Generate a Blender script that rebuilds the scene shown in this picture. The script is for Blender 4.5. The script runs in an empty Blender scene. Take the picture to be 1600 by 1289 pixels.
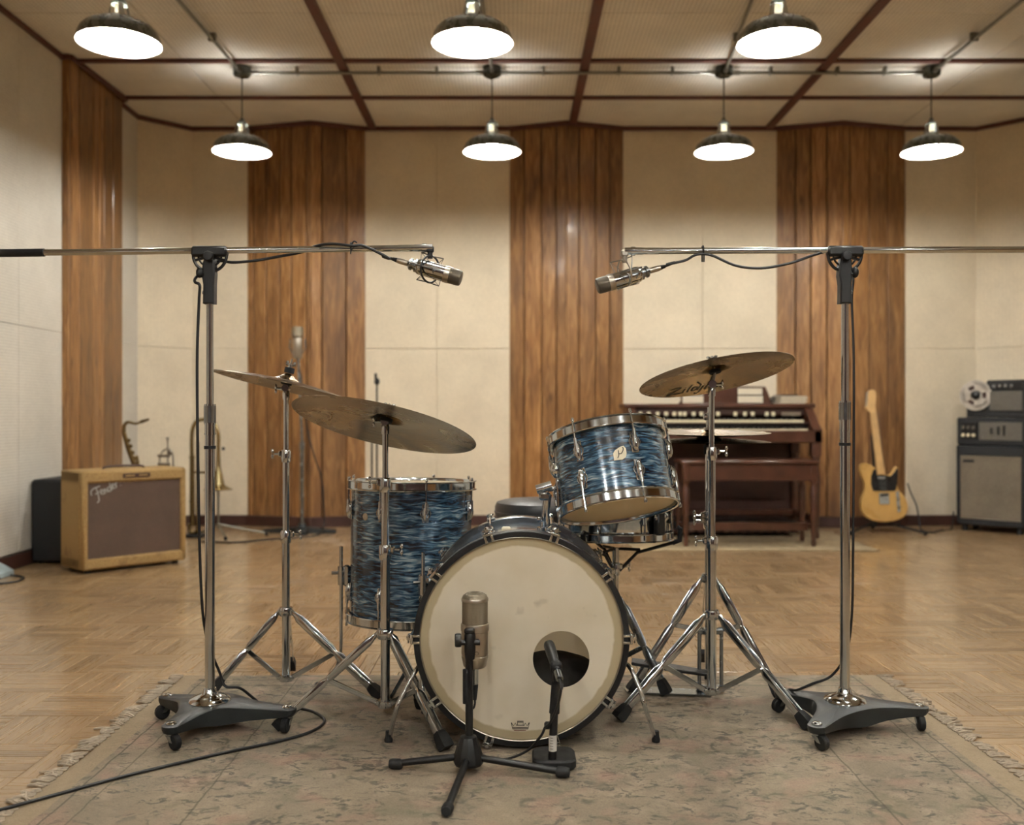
import bpy, bmesh, math, random
from mathutils import Vector, Matrix
random.seed(7)
V = Vector
sc = bpy.context.scene
COL = sc.collection
# ------------------------------------------------------------------ camera, world, exposure
F, H, CX, CY = 1520.0, 0.92, 800.0, 644.5          # focal length in pixels, eye height, picture centre
cam_d = bpy.data.cameras.new('camera'); cam = bpy.data.objects.new('camera', cam_d); COL.objects.link(cam)
cam.location = (0, 0, H); cam.rotation_euler = (math.pi/2, 0, 0)
cam_d.sensor_fit = 'HORIZONTAL'; cam_d.sensor_width = 36.0; cam_d.lens = 36.0*F/1600.0
cam_d.clip_start = 0.05; cam_d.clip_end = 60
cam_d.dof.use_dof = True; cam_d.dof.focus_distance = 2.72; cam_d.dof.aperture_fstop = 2.4
sc.camera = cam
w = bpy.data.worlds.new('world'); sc.world = w; w.use_nodes = True
w.node_tree.nodes['Background'].inputs[0].default_value = (0.02, 0.022, 0.025, 1)
sc.view_settings.view_transform = 'Standard'; sc.view_settings.look = 'None'
sc.view_settings.gamma = 1.0; sc.view_settings.use_curve_mapping = False
sc.view_settings.exposure = 1.58
BULB = 260.0                                        # radiance of the pendant bulbs
BULB_COL = (1.0, 0.972, 0.91)
sc.cycles.max_bounces = 8; sc.cycles.diffuse_bounces = 5; sc.cycles.glossy_bounces = 4
sc.cycles.transmission_bounces = 4; sc.cycles.transparent_max_bounces = 6
sc.cycles.sample_clamp_indirect = 6.0; sc.cycles.caustics_reflective = False; sc.cycles.caustics_refractive = False
sc.cycles.use_denoising = True

CEIL = 3.245
def P(x, y, d): return V(((x-CX)/F*d, d, H+(CY-y)/F*d))
def G(x, y, z=0.0):
    d = (H-z)*F/(y-CY); return V(((x-CX)/F*d, d, z))

# ------------------------------------------------------------------ mesh helpers
def frame(o, z, xh=(1, 0, 0)):
    z = V(z).normalized(); x = V(xh); x = x-z*x.dot(z)
    if x.length < 1e-5: x = V((0, 1, 0))-z*z.y
    x.normalize(); y = z.cross(x)
    m = Matrix((x, y, z)).transposed().to_4x4(); m.translation = V(o); return m
ROOT = {}
class MB:
    def __init__(s): s.v = []; s.f = []; s.uv = {}
    def add(s, vs, fs, M=None, uv=None):
        b = len(s.v)
        s.v += [(M @ V(p)) if M is not None else V(p) for p in vs]
        for i, f in enumerate(fs):
            if uv is not None: s.uv[len(s.f)] = uv[i]
            s.f.append(tuple(b+k for k in f))
        return s
    def box(s, c, sz, M=None, bev=0.0):
        hx, hy, hz = sz[0]/2, sz[1]/2, sz[2]/2; c = V(c)
        if bev <= 0:
            vs = [c+V((x*hx, y*hy, z*hz)) for x in (-1, 1) for y in (-1, 1) for z in (-1, 1)]
            return s.add(vs, [(0,1,3,2),(4,6,7,5),(0,4,5,1),(2,3,7,6),(0,2,6,4),(1,5,7,3)], M)
        bev = min(bev, hx*.95, hy*.95, hz*.95); vs = []; idx = {}
        for x in (-1, 1):
            for y in (-1, 1):
                for z in (-1, 1):
                    for a in range(3):
                        q = [x*(hx-bev), y*(hy-bev), z*(hz-bev)]; q[a] = (x*hx, y*hy, z*hz)[a]
                        idx[(x, y, z, a)] = len(vs); vs.append(c+V(q))
        fs = []
        for a in range(3):
            b, d = (a+1) % 3, (a+2) % 3
            for sg in (-1, 1):
                q = []
                for (sb, sd) in ((-1,-1),(1,-1),(1,1),(-1,1)):
                    k = [0, 0, 0]; k[a] = sg; k[b] = sb; k[d] = sd; q.append(idx[(*k, a)])
                fs.append(tuple(q if sg > 0 else q[::-1]))
            for sb in (-1, 1):
                for sd in (-1, 1):
                    k0 = [0,0,0]; k1 = [0,0,0]; k0[a] = -1; k1[a] = 1; k0[b] = k1[b] = sb; k0[d] = k1[d] = sd
                    q = [idx[(*k0, b)], idx[(*k1, b)], idx[(*k1, d)], idx[(*k0, d)]]
                    fs.append(tuple(q if sb*sd < 0 else q[::-1]))
        for x in (-1, 1):
            for y in (-1, 1):
                for z in (-1, 1):
                    q = [idx[(x, y, z, a)] for a in range(3)]
                    fs.append(tuple(q if x*y*z > 0 else q[::-1]))
        return s.add(vs, fs, M)
    def cyl(s, p0, p1, r0, r1=None, n=16, caps=True):
        r1 = r0 if r1 is None else r1; p0 = V(p0); p1 = V(p1); M = frame(p0, p1-p0); L = (p1-p0).length
        pr = [(r0, 0), (r1, L)]
        if caps: pr = [(0, 0)]+pr+[(0, L)]
        return s.lathe(pr, n, M)
    def lathe(s, prof, n=32, M=None, loop=False, a0=0.0, a1=2*math.pi, uvR=None):
        full = abs(a1-a0-2*math.pi) < 1e-6; vs = []; rings = []
        na = n if full else n+1
        for (r, z) in prof:
            if r < 1e-7: rings.append([len(vs)]); vs.append((0, 0, z))
            else:
                st = len(vs)
                for i in range(na):
                    a = a0+(a1-a0)*i/n; vs.append((r*math.cos(a), r*math.sin(a), z))
                rings.append(list(range(st, st+na)))
        fs = []; uv = []
        m = len(prof); seq = [(i, (i+1) % m) for i in range(m if loop else m-1)]
        for (i, j) in seq:
            A, B = rings[i], rings[j]
            for k in range(n):
                k2 = (k+1) % na if full else k+1
                if len(A) == 1 and len(B) == 1: continue
                if len(A) == 1: f = (A[0], B[k2], B[k])
                elif len(B) == 1: f = (A[k], A[k2], B[0])
                else: f = (A[k], A[k2], B[k2], B[k])
                fs.append(f)
                if uvR:
                    u0, u1 = (a0+(a1-a0)*k/n)*uvR, (a0+(a1-a0)*(k+1)/n)*uvR
                    uv.append([(u0, prof[i][1]), (u1, prof[i][1]), (u1, prof[j][1]), (u0, prof[j][1])])
        return s.add(vs, fs, M, uv if uvR else None)
    def tube(s, pts, r, n=8, closed=False, caps=True):
        pts = [V(p) for p in pts]; m = len(pts); rr = r if isinstance(r, (list, tuple)) else [r]*m
        tan = []
        for i in range(m):
            a = pts[(i-1) % m] if (closed or i > 0) else pts[0]
            b = pts[(i+1) % m] if (closed or i < m-1) else pts[-1]
            t = b-a; tan.append(t.normalized() if t.length > 1e-9 else V((0, 0, 1)))
        u = tan[0].orthogonal().normalized(); vs = []
        for i in range(m):
            u = u-tan[i]*u.dot(tan[i]); u.normalize(); q = tan[i].cross(u)
            for k in range(n):
                a = 2*math.pi*k/n; vs.append(pts[i]+(u*math.cos(a)+q*math.sin(a))*rr[i])
        fs = []
        for i in range(m if closed else m-1):
            j = (i+1) % m
            for k in range(n): fs.append((i*n+k, i*n+(k+1) % n, j*n+(k+1) % n, j*n+k))
        if caps and not closed:
            fs.append(tuple(range(n))[::-1]); fs.append(tuple((m-1)*n+k for k in range(n)))
        return s.add(vs, fs)
    def strip(s, pts, up, wd, th):
        # flat bar along a path: wd measured along 'up', th across it
        pts = [V(p) for p in pts]; vs = []; m = len(pts); ws = wd if isinstance(wd, (list, tuple)) else [wd]*m
        for i, p in enumerate(pts):
            t = (pts[min(i+1, m-1)]-pts[max(i-1, 0)]).normalized(); a = (V(up)-t*V(up).dot(t)).normalized(); b = t.cross(a)
            h, k = a*ws[i]/2, b*th/2; c = a*ws[i]*.36, b*th/2
            vs += [p+h*.72+k, p+h+k*.2, p+h-k*.2, p+h*.72-k, p-h*.72-k, p-h-k*.2, p-h+k*.2, p-h*.72+k]
        fs = []
        for i in range(m-1):
            for q in range(8): fs.append((i*8+q, i*8+8+q, i*8+8+(q+1) % 8, i*8+(q+1) % 8))
        fs.append(tuple(range(8))); fs.append(tuple((m-1)*8+q for q in range(8))[::-1])
        return s.add(vs, fs)
    def prism(s, poly, z0, z1, M=None, bev=0.0):
        n = len(poly); a = sum(poly[i][0]*poly[(i+1) % n][1]-poly[(i+1) % n][0]*poly[i][1] for i in range(n))
        if a < 0: poly = poly[::-1]
        if z1 < z0: z0, z1 = z1, z0
        if bev > 0:
            ins = []
            for i in range(n):
                p0, p1, p2 = V(poly[i-1]), V(poly[i]), V(poly[(i+1) % n])
                e1 = (p1-p0).normalized(); e2 = (p2-p1).normalized()
                nn = V((-e1.y-e2.y, e1.x+e2.x)); nn = nn.normalized() if nn.length > 1e-6 else V((0, 0))
                ins.append(p1+nn*bev)
            L = [(ins, z0), (poly, z0+bev), (poly, z1-bev), (ins, z1)]
        else: L = [(poly, z0), (poly, z1)]
        vs = [(p[0], p[1], z) for (pl, z) in L for p in pl]; fs = []
        for l in range(len(L)-1):
            for i in range(n):
                j = (i+1) % n; fs.append((l*n+i, l*n+j, (l+1)*n+j, (l+1)*n+i))
        fs.append(tuple(range(n))[::-1]); fs.append(tuple((len(L)-1)*n+i for i in range(n)))
        return s.add(vs, fs, M)
    def ball(s, c, r, n=12, M=None):
        r = (r, r, r) if not isinstance(r, (tuple, list)) else r; m = max(4, n//2)
        S = Matrix.Translation(V(c)) @ Matrix.Diagonal((*r, 1))
        return s.lathe([(math.sin(math.pi*i/m) if 0 < i < m else 0, -math.cos(math.pi*i/m)) for i in range(m+1)], n, (M @ S) if M is not None else S)
    def ring(s, c, axis, R, r, n=32, m=8, a0=0, a1=2*math.pi, xh=(1, 0, 0)):
        M = frame(c, axis, xh); full = abs(a1-a0-2*math.pi) < 1e-6
        k = n if full else n+1
        return s.tube([M @ V((R*math.cos(a0+(a1-a0)*i/n), R*math.sin(a0+(a1-a0)*i/n), 0)) for i in range(k)], r, m, closed=full)
    def ribbon(s, pts, wd, th=0.0006, fn=None):
        pts = [V(p) for p in pts]; L = []; R_ = []
        for i, p in enumerate(pts):
            t = (pts[min(i+1, len(pts)-1)]-pts[max(i-1, 0)]); t = t.normalized() if t.length > 0 else V((1, 0))
            nn = V((-t.y, t.x))*wd/2; L.append(p+nn); R_.append(p-nn)
        n = len(pts); vs = []
        for z in (0, th):
            for q in L+R_: vs.append((q.x, q.y, z))
        fs = []
        for i in range(n-1):
            fs.append((2*n+i, 3*n+i, 3*n+i+1, 2*n+i+1)); fs.append((i, i+1, n+i+1, n+i))
            fs.append((i, 2*n+i, 2*n+i+1, i+1)); fs.append((n+i, n+i+1, 3*n+i+1, 3*n+i))
        fs.append((0, n, 3*n, 2*n)); fs.append((n-1, 3*n-1, 4*n-1, 2*n-1))
        if fn: vs = [fn(p) for p in vs]
        return s.add(vs, fs)
    def mesh(s, name, ang=40, smooth=True):
        me = bpy.data.meshes.new(name); me.from_pydata([tuple(p) for p in s.v], [], s.f)
        if s.uv:
            l = me.uv_layers.new(name='UVMap')
            for p in me.polygons:
                q = s.uv.get(p.index)
                if q:
                    for k, li in enumerate(p.loop_indices): l.data[li].uv = q[min(k, len(q)-1)]
        if smooth:
            for p in me.polygons: p.use_smooth = True
            me.set_sharp_from_angle(angle=math.radians(ang))
        me.update(); return me
    def build(s, name, mat, parent=None, ang=40, local=False, smooth=True, label=None):
        if parent is not None and not local:
            r = parent
            while r.parent is not None: r = r.parent
            if r in ROOT:
                I = ROOT[r].inverted(); s.v = [I @ p for p in s.v]
        me = s.mesh(name, ang, smooth); me.materials.append(mat)
        o = bpy.data.objects.new(name, me); COL.objects.link(o)
        if parent is not None: o.parent = parent
        if label: o['label'] = label
        return o
def B(): return MB()
def thing(name, label, cat, loc=(0, 0, 0), rz=0.0, group=None, kind=None):
    o = bpy.data.objects.new(name, None); COL.objects.link(o); o.empty_display_size = 0.05
    o.location = loc; o.rotation_euler = (0, 0, rz)
    ROOT[o] = Matrix.Translation(V(loc)) @ Matrix.Rotation(rz, 4, 'Z')
    if label: o['label'] = label
    if cat: o['category'] = cat
    if group: o['group'] = group
    if kind: o['kind'] = kind
    return o
def thingM(name, label, cat, M, group=None):
    o = thing(name, label, cat, group=group); o.matrix_world = M; ROOT[o] = M.copy(); return o
def tag(o, label, cat=None, group=None, kind=None):
    o['label'] = label
    if cat: o['category'] = cat
    if group: o['group'] = group
    if kind: o['kind'] = kind
    return o
def dup(o, parent=None):
    c = o.copy(); COL.objects.link(c); c.parent = parent
    for ch in list(o.children): dup(ch, c)
    return c
def spline(pts, k=8, closed=False):
    pts = [V(p) for p in pts]; n = len(pts); out = []
    for i in range(n if closed else n-1):
        p0 = pts[(i-1) % n] if closed or i > 0 else pts[0]*2-pts[1]
        p1 = pts[i]; p2 = pts[(i+1) % n]
        p3 = pts[(i+2) % n] if closed or i+2 < n else pts[-1]*2-pts[-2]
        for j in range(k):
            t = j/k
            out.append(0.5*((2*p1)+(p2-p0)*t+(2*p0-5*p1+4*p2-p3)*t*t+(3*p1-p0-3*p2+p3)*t**3))
    if not closed: out.append(pts[-1])
    return out
def circ(r, n, cx=0, cy=0, a0=0): return [(cx+r*math.cos(a0+2*math.pi*i/n), cy+r*math.sin(a0+2*math.pi*i/n)) for i in range(n)]

# ------------------------------------------------------------------ materials
def lin(c):
    if isinstance(c, str):
        c = [int(c[i:i+2], 16)/255 for i in (0, 2, 4)]
        c = [x/12.92 if x <= .04045 else ((x+.055)/1.055)**2.4 for x in c]
    return (c[0], c[1], c[2], 1)
class NT:
    def __init__(s, name):
        s.m = bpy.data.materials.new(name); s.m.use_nodes = True; s.t = s.m.node_tree
        s.b = s.t.nodes['Principled BSDF']; s.out = s.t.nodes['Material Output']
    def n(s, typ, **kw):
        nd = s.t.nodes.new(typ); props = kw.pop('p', {})
        for k, v in props.items(): setattr(nd, k, v)
        for k, v in kw.items():
            key = int(k[1:]) if k[0] == 'i' and k[1:].isdigit() else k
            s.set(nd.inputs[key], v)
        return nd
    def set(s, inp, v):
        if isinstance(v, bpy.types.NodeSocket): s.t.links.new(v, inp)
        elif isinstance(v, bpy.types.Node): s.t.links.new(v.outputs[0], inp)
        else: inp.default_value = v
    def math(s, op, a, b=0.0, c=0.0): return s.n('ShaderNodeMath', p={'operation': op}, i0=a, i1=b, i2=c).outputs[0]
    def vmath(s, op, a, b=(0, 0, 0)): return s.n('ShaderNodeVectorMath', p={'operation': op}, i0=a, i1=b)
    def obj(s): return s.n('ShaderNodeTexCoord').outputs['Object']
    def rnd(s): return s.n('ShaderNodeObjectInfo').outputs['Random']
    def sep(s, v): return s.n('ShaderNodeSeparateXYZ', i0=v)
    def comb(s, x, y, z): return s.n('ShaderNodeCombineXYZ', i0=x, i1=y, i2=z).outputs[0]
    def noise(s, vec, scale=5.0, detail=3.0, rough=.5, dist=0.0):
        nd = s.n('ShaderNodeTexNoise', Vector=vec); nd.inputs['Scale'].default_value = scale; nd.inputs['Detail'].default_value = detail
        nd.inputs['Roughness'].default_value = rough; nd.inputs['Distortion'].default_value = dist; return nd.outputs['Fac']
    def ramp(s, fac, stops):
        nd = s.n('ShaderNodeValToRGB', i0=fac); e = nd.color_ramp.elements
        while len(e) < len(stops): e.new(.5)
        for k, (pos, c) in enumerate(stops): e[k].position = pos; e[k].color = lin(c)
        return nd.outputs[0]
    def rampf(s, fac, a, b, x=0.0, y=1.0): return s.n('ShaderNodeMapRange', i0=fac, i1=a, i2=b, i3=x, i4=y).outputs[0]
    def mix(s, f, a, b, mode='MIX'):
        nd = s.n('ShaderNodeMix', p={'data_type': 'RGBA', 'blend_type': mode})
        s.set(nd.inputs[0], f); s.set(nd.inputs[6], a if not isinstance(a, str) else lin(a)); s.set(nd.inputs[7], b if not isinstance(b, str) else lin(b))
        return nd.outputs[2]
    def bump(s, h, strength=.3, dist=.002):
        nd = s.n('ShaderNodeBump', Height=h); nd.inputs['Strength'].default_value = strength; nd.inputs['Distance'].default_value = dist
        s.t.links.new(nd.outputs[0], s.b.inputs['Normal']); return nd
    def fin(s, col=None, rough=None, metal=None, coat=None, **kw):
        if col is not None: s.set(s.b.inputs['Base Color'], lin(col) if isinstance(col, str) else col)
        if rough is not None: s.set(s.b.inputs['Roughness'], rough)
        if metal is not None: s.set(s.b.inputs['Metallic'], metal)
        if coat is not None: s.b.inputs['Coat Weight'].default_value = coat; s.b.inputs['Coat Roughness'].default_value = .12
        for k, v in kw.items(): s.set(s.b.inputs[k.replace('_', ' ')], v)
        return s.m
def plain(name, col, rough=.5, metal=0.0, coat=None, var=.12, scale=30):
    t = NT(name); c = lin(col); n = t.noise(t.obj(), scale, 3)
    f = t.rampf(n, .3, .7, 1-var, 1+var)
    cc = t.vmath('SCALE', c[:3]); t.set(cc.inputs['Scale'], f)
    r = t.rampf(n, .3, .7, max(0.02, rough*.85), min(1, rough*1.15))
    return t.fin(cc.outputs[0], r, metal, coat)
M_ = {}
M_['chrome'] = plain('chrome', 'C6CDD2', .11, 1.0, var=.06)
M_['chrome_dull'] = plain('dull_chrome', '979EA3', .25, 1.0, var=.1)
M_['black'] = plain('black_paint', '080B0F', .45, 0)
M_['rubber'] = plain('black_rubber', '080B0E', .7, 0)
M_['cable'] = plain('black_cable', '080B0F', .5, 0)
M_['felt'] = plain('black_felt', '14171B', .95, 0)
M_['iron'] = plain('cast_iron', '24292B', .45, .2, var=.25, scale=14)
M_['nickel'] = plain('satin_nickel', 'B6B0A4', .33, 1.0, var=.05)
M_['steel_conduit'] = plain('galvanised_steel', '8C8C84', .35, .9)
M_['enamel_out'] = plain('grey_enamel', '545A53', .28, 0.2, coat=.6)
M_['enamel_in'] = plain('white_enamel', 'F0EEE6', .35, 0, var=.02)
M_['brass'] = plain('brass', 'A4956E', .22, 1.0, var=.12)
M_['brass_old'] = plain('tarnished_brass', '6E5A38', .38, 1.0, var=.3)
M_['trim'] = plain('dark_trim_wood', '58322A', .5, 0, var=.25, scale=12)
M_['base_dark'] = plain('dark_base', '14161A', .6, 0)
M_['tolex'] = plain('black_tolex', '0A0E13', .6, 0, scale=200)
M_['white_label'] = plain('white_label', 'C9C7C0', .6, 0)
M_['ink'] = plain('ink', '14120F', .6, 0)
M_['red_ink'] = plain('red_ink', '7A3A30', .6, 0)
M_['mahogany'] = plain('mahogany', '462719', .35, 0, coat=.3, var=.3, scale=8)
M_['mahogany_dark'] = plain('dark_mahogany', '3A2019', .5, 0, var=.25, scale=8)
M_['ivory'] = plain('ivory', 'D9D0B4', .4, 0, var=.03)
M_['ebony'] = plain('ebony', '0D0D0E', .35, 0)
M_['paper'] = plain('paper', 'DDD5C0', .8, 0, var=.04)
M_['leather'] = plain('black_leather', '14161A', .4, 0)
M_['blonde'] = plain('butterscotch_finish', 'C79F5C', .3, 0, coat=.4, var=.15, scale=6)
M_['maple'] = plain('maple', 'CDA873', .4, 0, var=.1, scale=12)
M_['pick'] = plain('black_pickguard', '0F1114', .3, 0)
M_['reel'] = plain('aluminium_reel', 'C4BEB4', .4, .5)
M_['grey_panel'] = plain('grey_panel', '5B5750', .55, .2)
M_['pale_blue'] = plain('pale_blue_paint', '9FB0B5', .5, 0)
M_['muffle'] = plain('dark_pillow', '191713', .9, 0)
M_['shellin'] = plain('shell_inside', 'B08E5A', .5, 0)
M_['headwhite'] = plain('white_drum_head', 'D8D4C8', .5, 0, var=.05)
M_['spill'] = plain('silver_lettering', 'A8ABA8', .4, .3)

def bulb_mat():
    t = NT('lit_bulb'); e = t.n('ShaderNodeEmission'); e.inputs[0].default_value = (*BULB_COL, 1); e.inputs[1].default_value = BULB
    t.t.links.new(e.outputs[0], t.out.inputs[0]); return t.m
M_['bulb'] = bulb_mat()

def perforated(name, col, ax, pitch, depth=.35, rib=0.0, mottled=.08):
    t = NT(name); o = t.obj(); s = t.sep(o); k = 2*math.pi/pitch
    a = t.math('SINE', t.math('MULTIPLY', s.outputs[ax[0]], k)); b = t.math('SINE', t.math('MULTIPLY', s.outputs[ax[1]], k))
    d = t.rampf(t.math('MULTIPLY', t.math('ADD', a, 1), t.math('ADD', b, 1)), 1.6, 3.4)
    if rib: d = t.math('ADD', t.math('MULTIPLY', d, 1-rib), t.math('MULTIPLY', t.rampf(b, 0, 1), rib))
    c = lin(col); n = t.noise(o, 2.5, 4, .6); n2 = t.noise(o, 60, 2)
    f = t.math('MULTIPLY', t.rampf(n, .3, .7, 1-mottled, 1+mottled), t.rampf(n2, .3, .7, .95, 1.05))
    f = t.math('MULTIPLY', f, t.math('SUBTRACT', 1.0, t.math('MULTIPLY', d, depth)))
    cc = t.vmath('SCALE', c[:3]); t.set(cc.inputs['Scale'], f)
    t.bump(t.math('SUBTRACT', 1.0, d), .25, .003)
    return t.fin(cc.outputs[0], .85)
M_['ceil_tile'] = perforated('ceiling_tile', 'DCD8CE', (0, 1), .0254, .42)
M_['wall_side'] = perforated('ribbed_wall_tile', 'CECABF', (1, 2), .0175, .22, rib=.6)
M_['wall_back'] = perforated('fabric_wall_tile', 'DDD2BB', (0, 2), .02, .10)

def board_wood():
    t = NT('oak_boards'); o = t.obj(); r = t.rnd()
    off = t.comb(t.math('MULTIPLY', r, 37.0), t.math('MULTIPLY', r, 11.0), t.math('MULTIPLY', r, 53.0))
    v = t.vmath('ADD', o, off).outputs[0]; s = t.vmath('MULTIPLY', v, (1, 1, .09)).outputs[0]
    g = t.noise(s, 34, 5, .6, 1.4); big = t.noise(t.vmath('MULTIPLY', v, (1, 1, .25)).outputs[0], 5, 3, .5, .6)
    col = t.ramp(g, [(.22, '573A20'), (.48, '8C643A'), (.78, 'B88E5C')])
    col = t.mix(t.rampf(big, .45, .75, 0, .6), col, '4C3324')
    kn = t.n('ShaderNodeTexVoronoi', Vector=t.vmath('MULTIPLY', v, (1, 1, .45)).outputs[0]); kn.inputs['Scale'].default_value = 4.2
    col = t.mix(t.rampf(kn.outputs['Distance'], .03, .11, .7, 0), col, '38200F')
    sc_ = t.vmath('SCALE', col); t.set(sc_.inputs['Scale'], t.rampf(r, 0, 1, .74, 1.16))
    t.bump(g, .12, .001)
    return t.fin(sc_.outputs[0], t.rampf(g, .3, .7, .34, .46), 0, .25)
M_['board'] = board_wood()

def parquet():
    t = NT('parquet'); uv = t.n('ShaderNodeTexCoord').outputs['UV']; r0 = t.rnd()
    isl = t.n('ShaderNodeNewGeometry').outputs['Random Per Island']
    r = t.math('FRACT', t.math('ADD', t.math('MULTIPLY', r0, 7.31), isl))
    off = t.comb(t.math('MULTIPLY', r, 71.0), t.math('MULTIPLY', r, 23.0), 0.0)
    v = t.vmath('ADD', uv, off).outputs[0]
    g = t.noise(t.vmath('MULTIPLY', v, (5, 90, 1)).outputs[0], 1.0, 5, .6, .8)
    col = t.ramp(r, [(0.0, '937A59'), (.2, 'A08663'), (.5, 'AC916C'), (.8, 'B49974'), (1.0, '9A805E')])
    col = t.mix(t.rampf(g, .35, .75, 0, .45), col, '65492C')
    dirt = t.noise(t.obj(), 2.0, 4)
    sc_ = t.vmath('SCALE', col); t.set(sc_.inputs['Scale'], t.rampf(dirt, .3, .7, .9, 1.08))
    t.bump(g, .08, .0006)
    return t.fin(sc_.outputs[0], t.rampf(g, .3, .7, .24, .34), 0, .5)
M_['parquet'] = parquet()

def pearl(name='blue_pearl'):
    t = NT(name); uv = t.n('ShaderNodeTexCoord').outputs['UV']
    warp = t.noise(t.vmath('MULTIPLY', uv, (9, 30, 1)).outputs[0], 1, 2)
    v = t.vmath('ADD', t.vmath('MULTIPLY', uv, (18, 165, 1)).outputs[0], t.comb(0.0, t.math('MULTIPLY', warp, 5.0), 0.0)).outputs[0]
    g = t.noise(v, 1.0, 3, .55, .5)
    g2 = t.noise(t.vmath('MULTIPLY', uv, (5, 22, 1)).outputs[0], 1.0, 2)
    x = t.math('ADD', t.math('MULTIPLY', g, .75), t.math('MULTIPLY', g2, .35))
    col = t.ramp(x, [(.42, '0B1522'), (.50, '172F44'), (.57, '335670'), (.64, '6F8EA0'), (.74, 'C6D4D8')])
    return t.fin(col, .22, t.rampf(x, .5, .75, .1, .45), .8)
M_['pearl'] = pearl()

def coated_head():
    t = NT('coated_bass_head'); o = t.obj(); s = t.sep(o)
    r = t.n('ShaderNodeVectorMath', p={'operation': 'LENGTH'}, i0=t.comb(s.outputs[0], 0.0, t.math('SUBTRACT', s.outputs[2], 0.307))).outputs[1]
    n = t.noise(o, 7, 4); n2 = t.noise(o, 22, 3)
    col = t.mix(t.rampf(n, .35, .7), 'E9E2CF', 'DED5BD')
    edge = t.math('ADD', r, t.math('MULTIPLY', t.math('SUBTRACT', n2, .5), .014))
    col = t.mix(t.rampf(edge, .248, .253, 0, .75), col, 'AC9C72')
    st = t.noise(t.vmath('ADD', o, (3.1, 0, 1.7)).outputs[0], 16, 3)
    col = t.mix(t.rampf(st, .66, .78, 0, .35), col, '8D8265')
    t.fin(col, .6)
    tr = t.n('ShaderNodeBsdfTranslucent'); t.set(tr.inputs[0], col)
    mx = t.n('ShaderNodeMixShader', i0=.12); t.t.links.new(t.b.outputs[0], mx.inputs[1]); t.t.links.new(tr.outputs[0], mx.inputs[2])
    t.t.links.new(mx.outputs[0], t.out.inputs[0]); return t.m
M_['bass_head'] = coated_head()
def thin_head(name, c, f):
    t = NT(name); t.fin(c, .35); tr = t.n('ShaderNodeBsdfTranslucent'); tr.inputs[0].default_value = lin(c)
    mx = t.n('ShaderNodeMixShader', i0=f); t.t.links.new(t.b.outputs[0], mx.inputs[1]); t.t.links.new(tr.outputs[0], mx.inputs[2])
    t.t.links.new(mx.outputs[0], t.out.inputs[0]); return t.m
M_['clear_head'] = thin_head('hazy_drum_head', 'E8DABA', .55)
M_['batter'] = thin_head('batter_head', 'E2D6B8', .5)

def bronze():
    t = NT('cast_bronze'); o = t.obj(); s = t.sep(o)
    r = t.n('ShaderNodeVectorMath', p={'operation': 'LENGTH'}, i0=t.comb(s.outputs[0], s.outputs[1], 0.0)).outputs[1]
    ang = t.math('ARCTAN2', s.outputs[1], s.outputs[0])
    g = t.noise(t.comb(t.math('MULTIPLY', r, 330.0), t.math('MULTIPLY', ang, .8), 0.0), 1.0, 3)
    n = t.noise(o, 6, 5, .65, .8)
    n2 = t.noise(t.comb(t.math('MULTIPLY', ang, 2.0), t.math('MULTIPLY', r, 6.0), 0.0), 1.5, 3)
    col = t.ramp(n, [(.3, '35291A'), (.5, '6A5538'), (.7, '968058')])
    col = t.mix(t.rampf(n2, .4, .7, 0, .4), col, '3A352C')
    cs_ = t.vmath('SCALE', col); t.set(cs_.inputs['Scale'], t.rampf(g, .3, .7, .7, 1.25)); col = cs_.outputs[0]
    t.bump(g, .6, .0008)
    return t.fin(col, t.rampf(n, .3, .7, .2, .32), .97)
M_['bronze'] = bronze()

def grille_mesh(name, col, k, metal=.9):
    t = NT(name); uv = t.obj(); s = t.sep(uv)
    ang = t.math('MULTIPLY', t.math('ARCTAN2', s.outputs[1], s.outputs[0]), .035)
    a = t.math('SINE', t.math('MULTIPLY', t.math('ADD', ang, s.outputs[2]), k)); b = t.math('SINE', t.math('MULTIPLY', t.math('SUBTRACT', ang, s.outputs[2]), k))
    d = t.rampf(t.math('MULTIPLY', a, b), -.2, .6)
    c = lin(col); cc = t.vmath('SCALE', c[:3]); t.set(cc.inputs['Scale'], t.rampf(d, 0, 1, 1.0, .3))
    t.bump(d, .5, .0015); return t.fin(cc.outputs[0], .4, metal)
M_['grille'] = grille_mesh('mic_mesh', 'A59C89', 1500)
M_['grille_dark'] = grille_mesh('dark_mic_mesh', '6A6459', 2200)
def cloth(name, c1, c2, scale=260):
    t = NT(name); o = t.obj(); n = t.noise(o, scale, 2); n2 = t.noise(o, 5, 3)
    col = t.mix(t.rampf(n, .3, .7), c1, c2); cc = t.vmath('SCALE', col); t.set(cc.inputs['Scale'], t.rampf(n2, .3, .7, .85, 1.1))
    t.bump(n, .4, .002); return t.fin(cc.outputs[0], .9)
M_['grille_brown'] = cloth('brown_grille_cloth', '463830', '5E4C40')
M_['grille_grey'] = cloth('grey_grille_cloth', '5F574B', '7B7263')
def tweed():
    t = NT('worn_tweed'); o = t.obj(); n = t.noise(o, 180, 2); n2 = t.noise(o, 7, 5, .65)
    col = t.mix(t.rampf(n, .35, .65), '8C7045', 'A88C5A'); col = t.mix(t.rampf(n2, .58, .72, 0, .6), col, '644A30')
    t.bump(n, .3, .001); return t.fin(col, .75)
M_['tweed'] = tweed()
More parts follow.
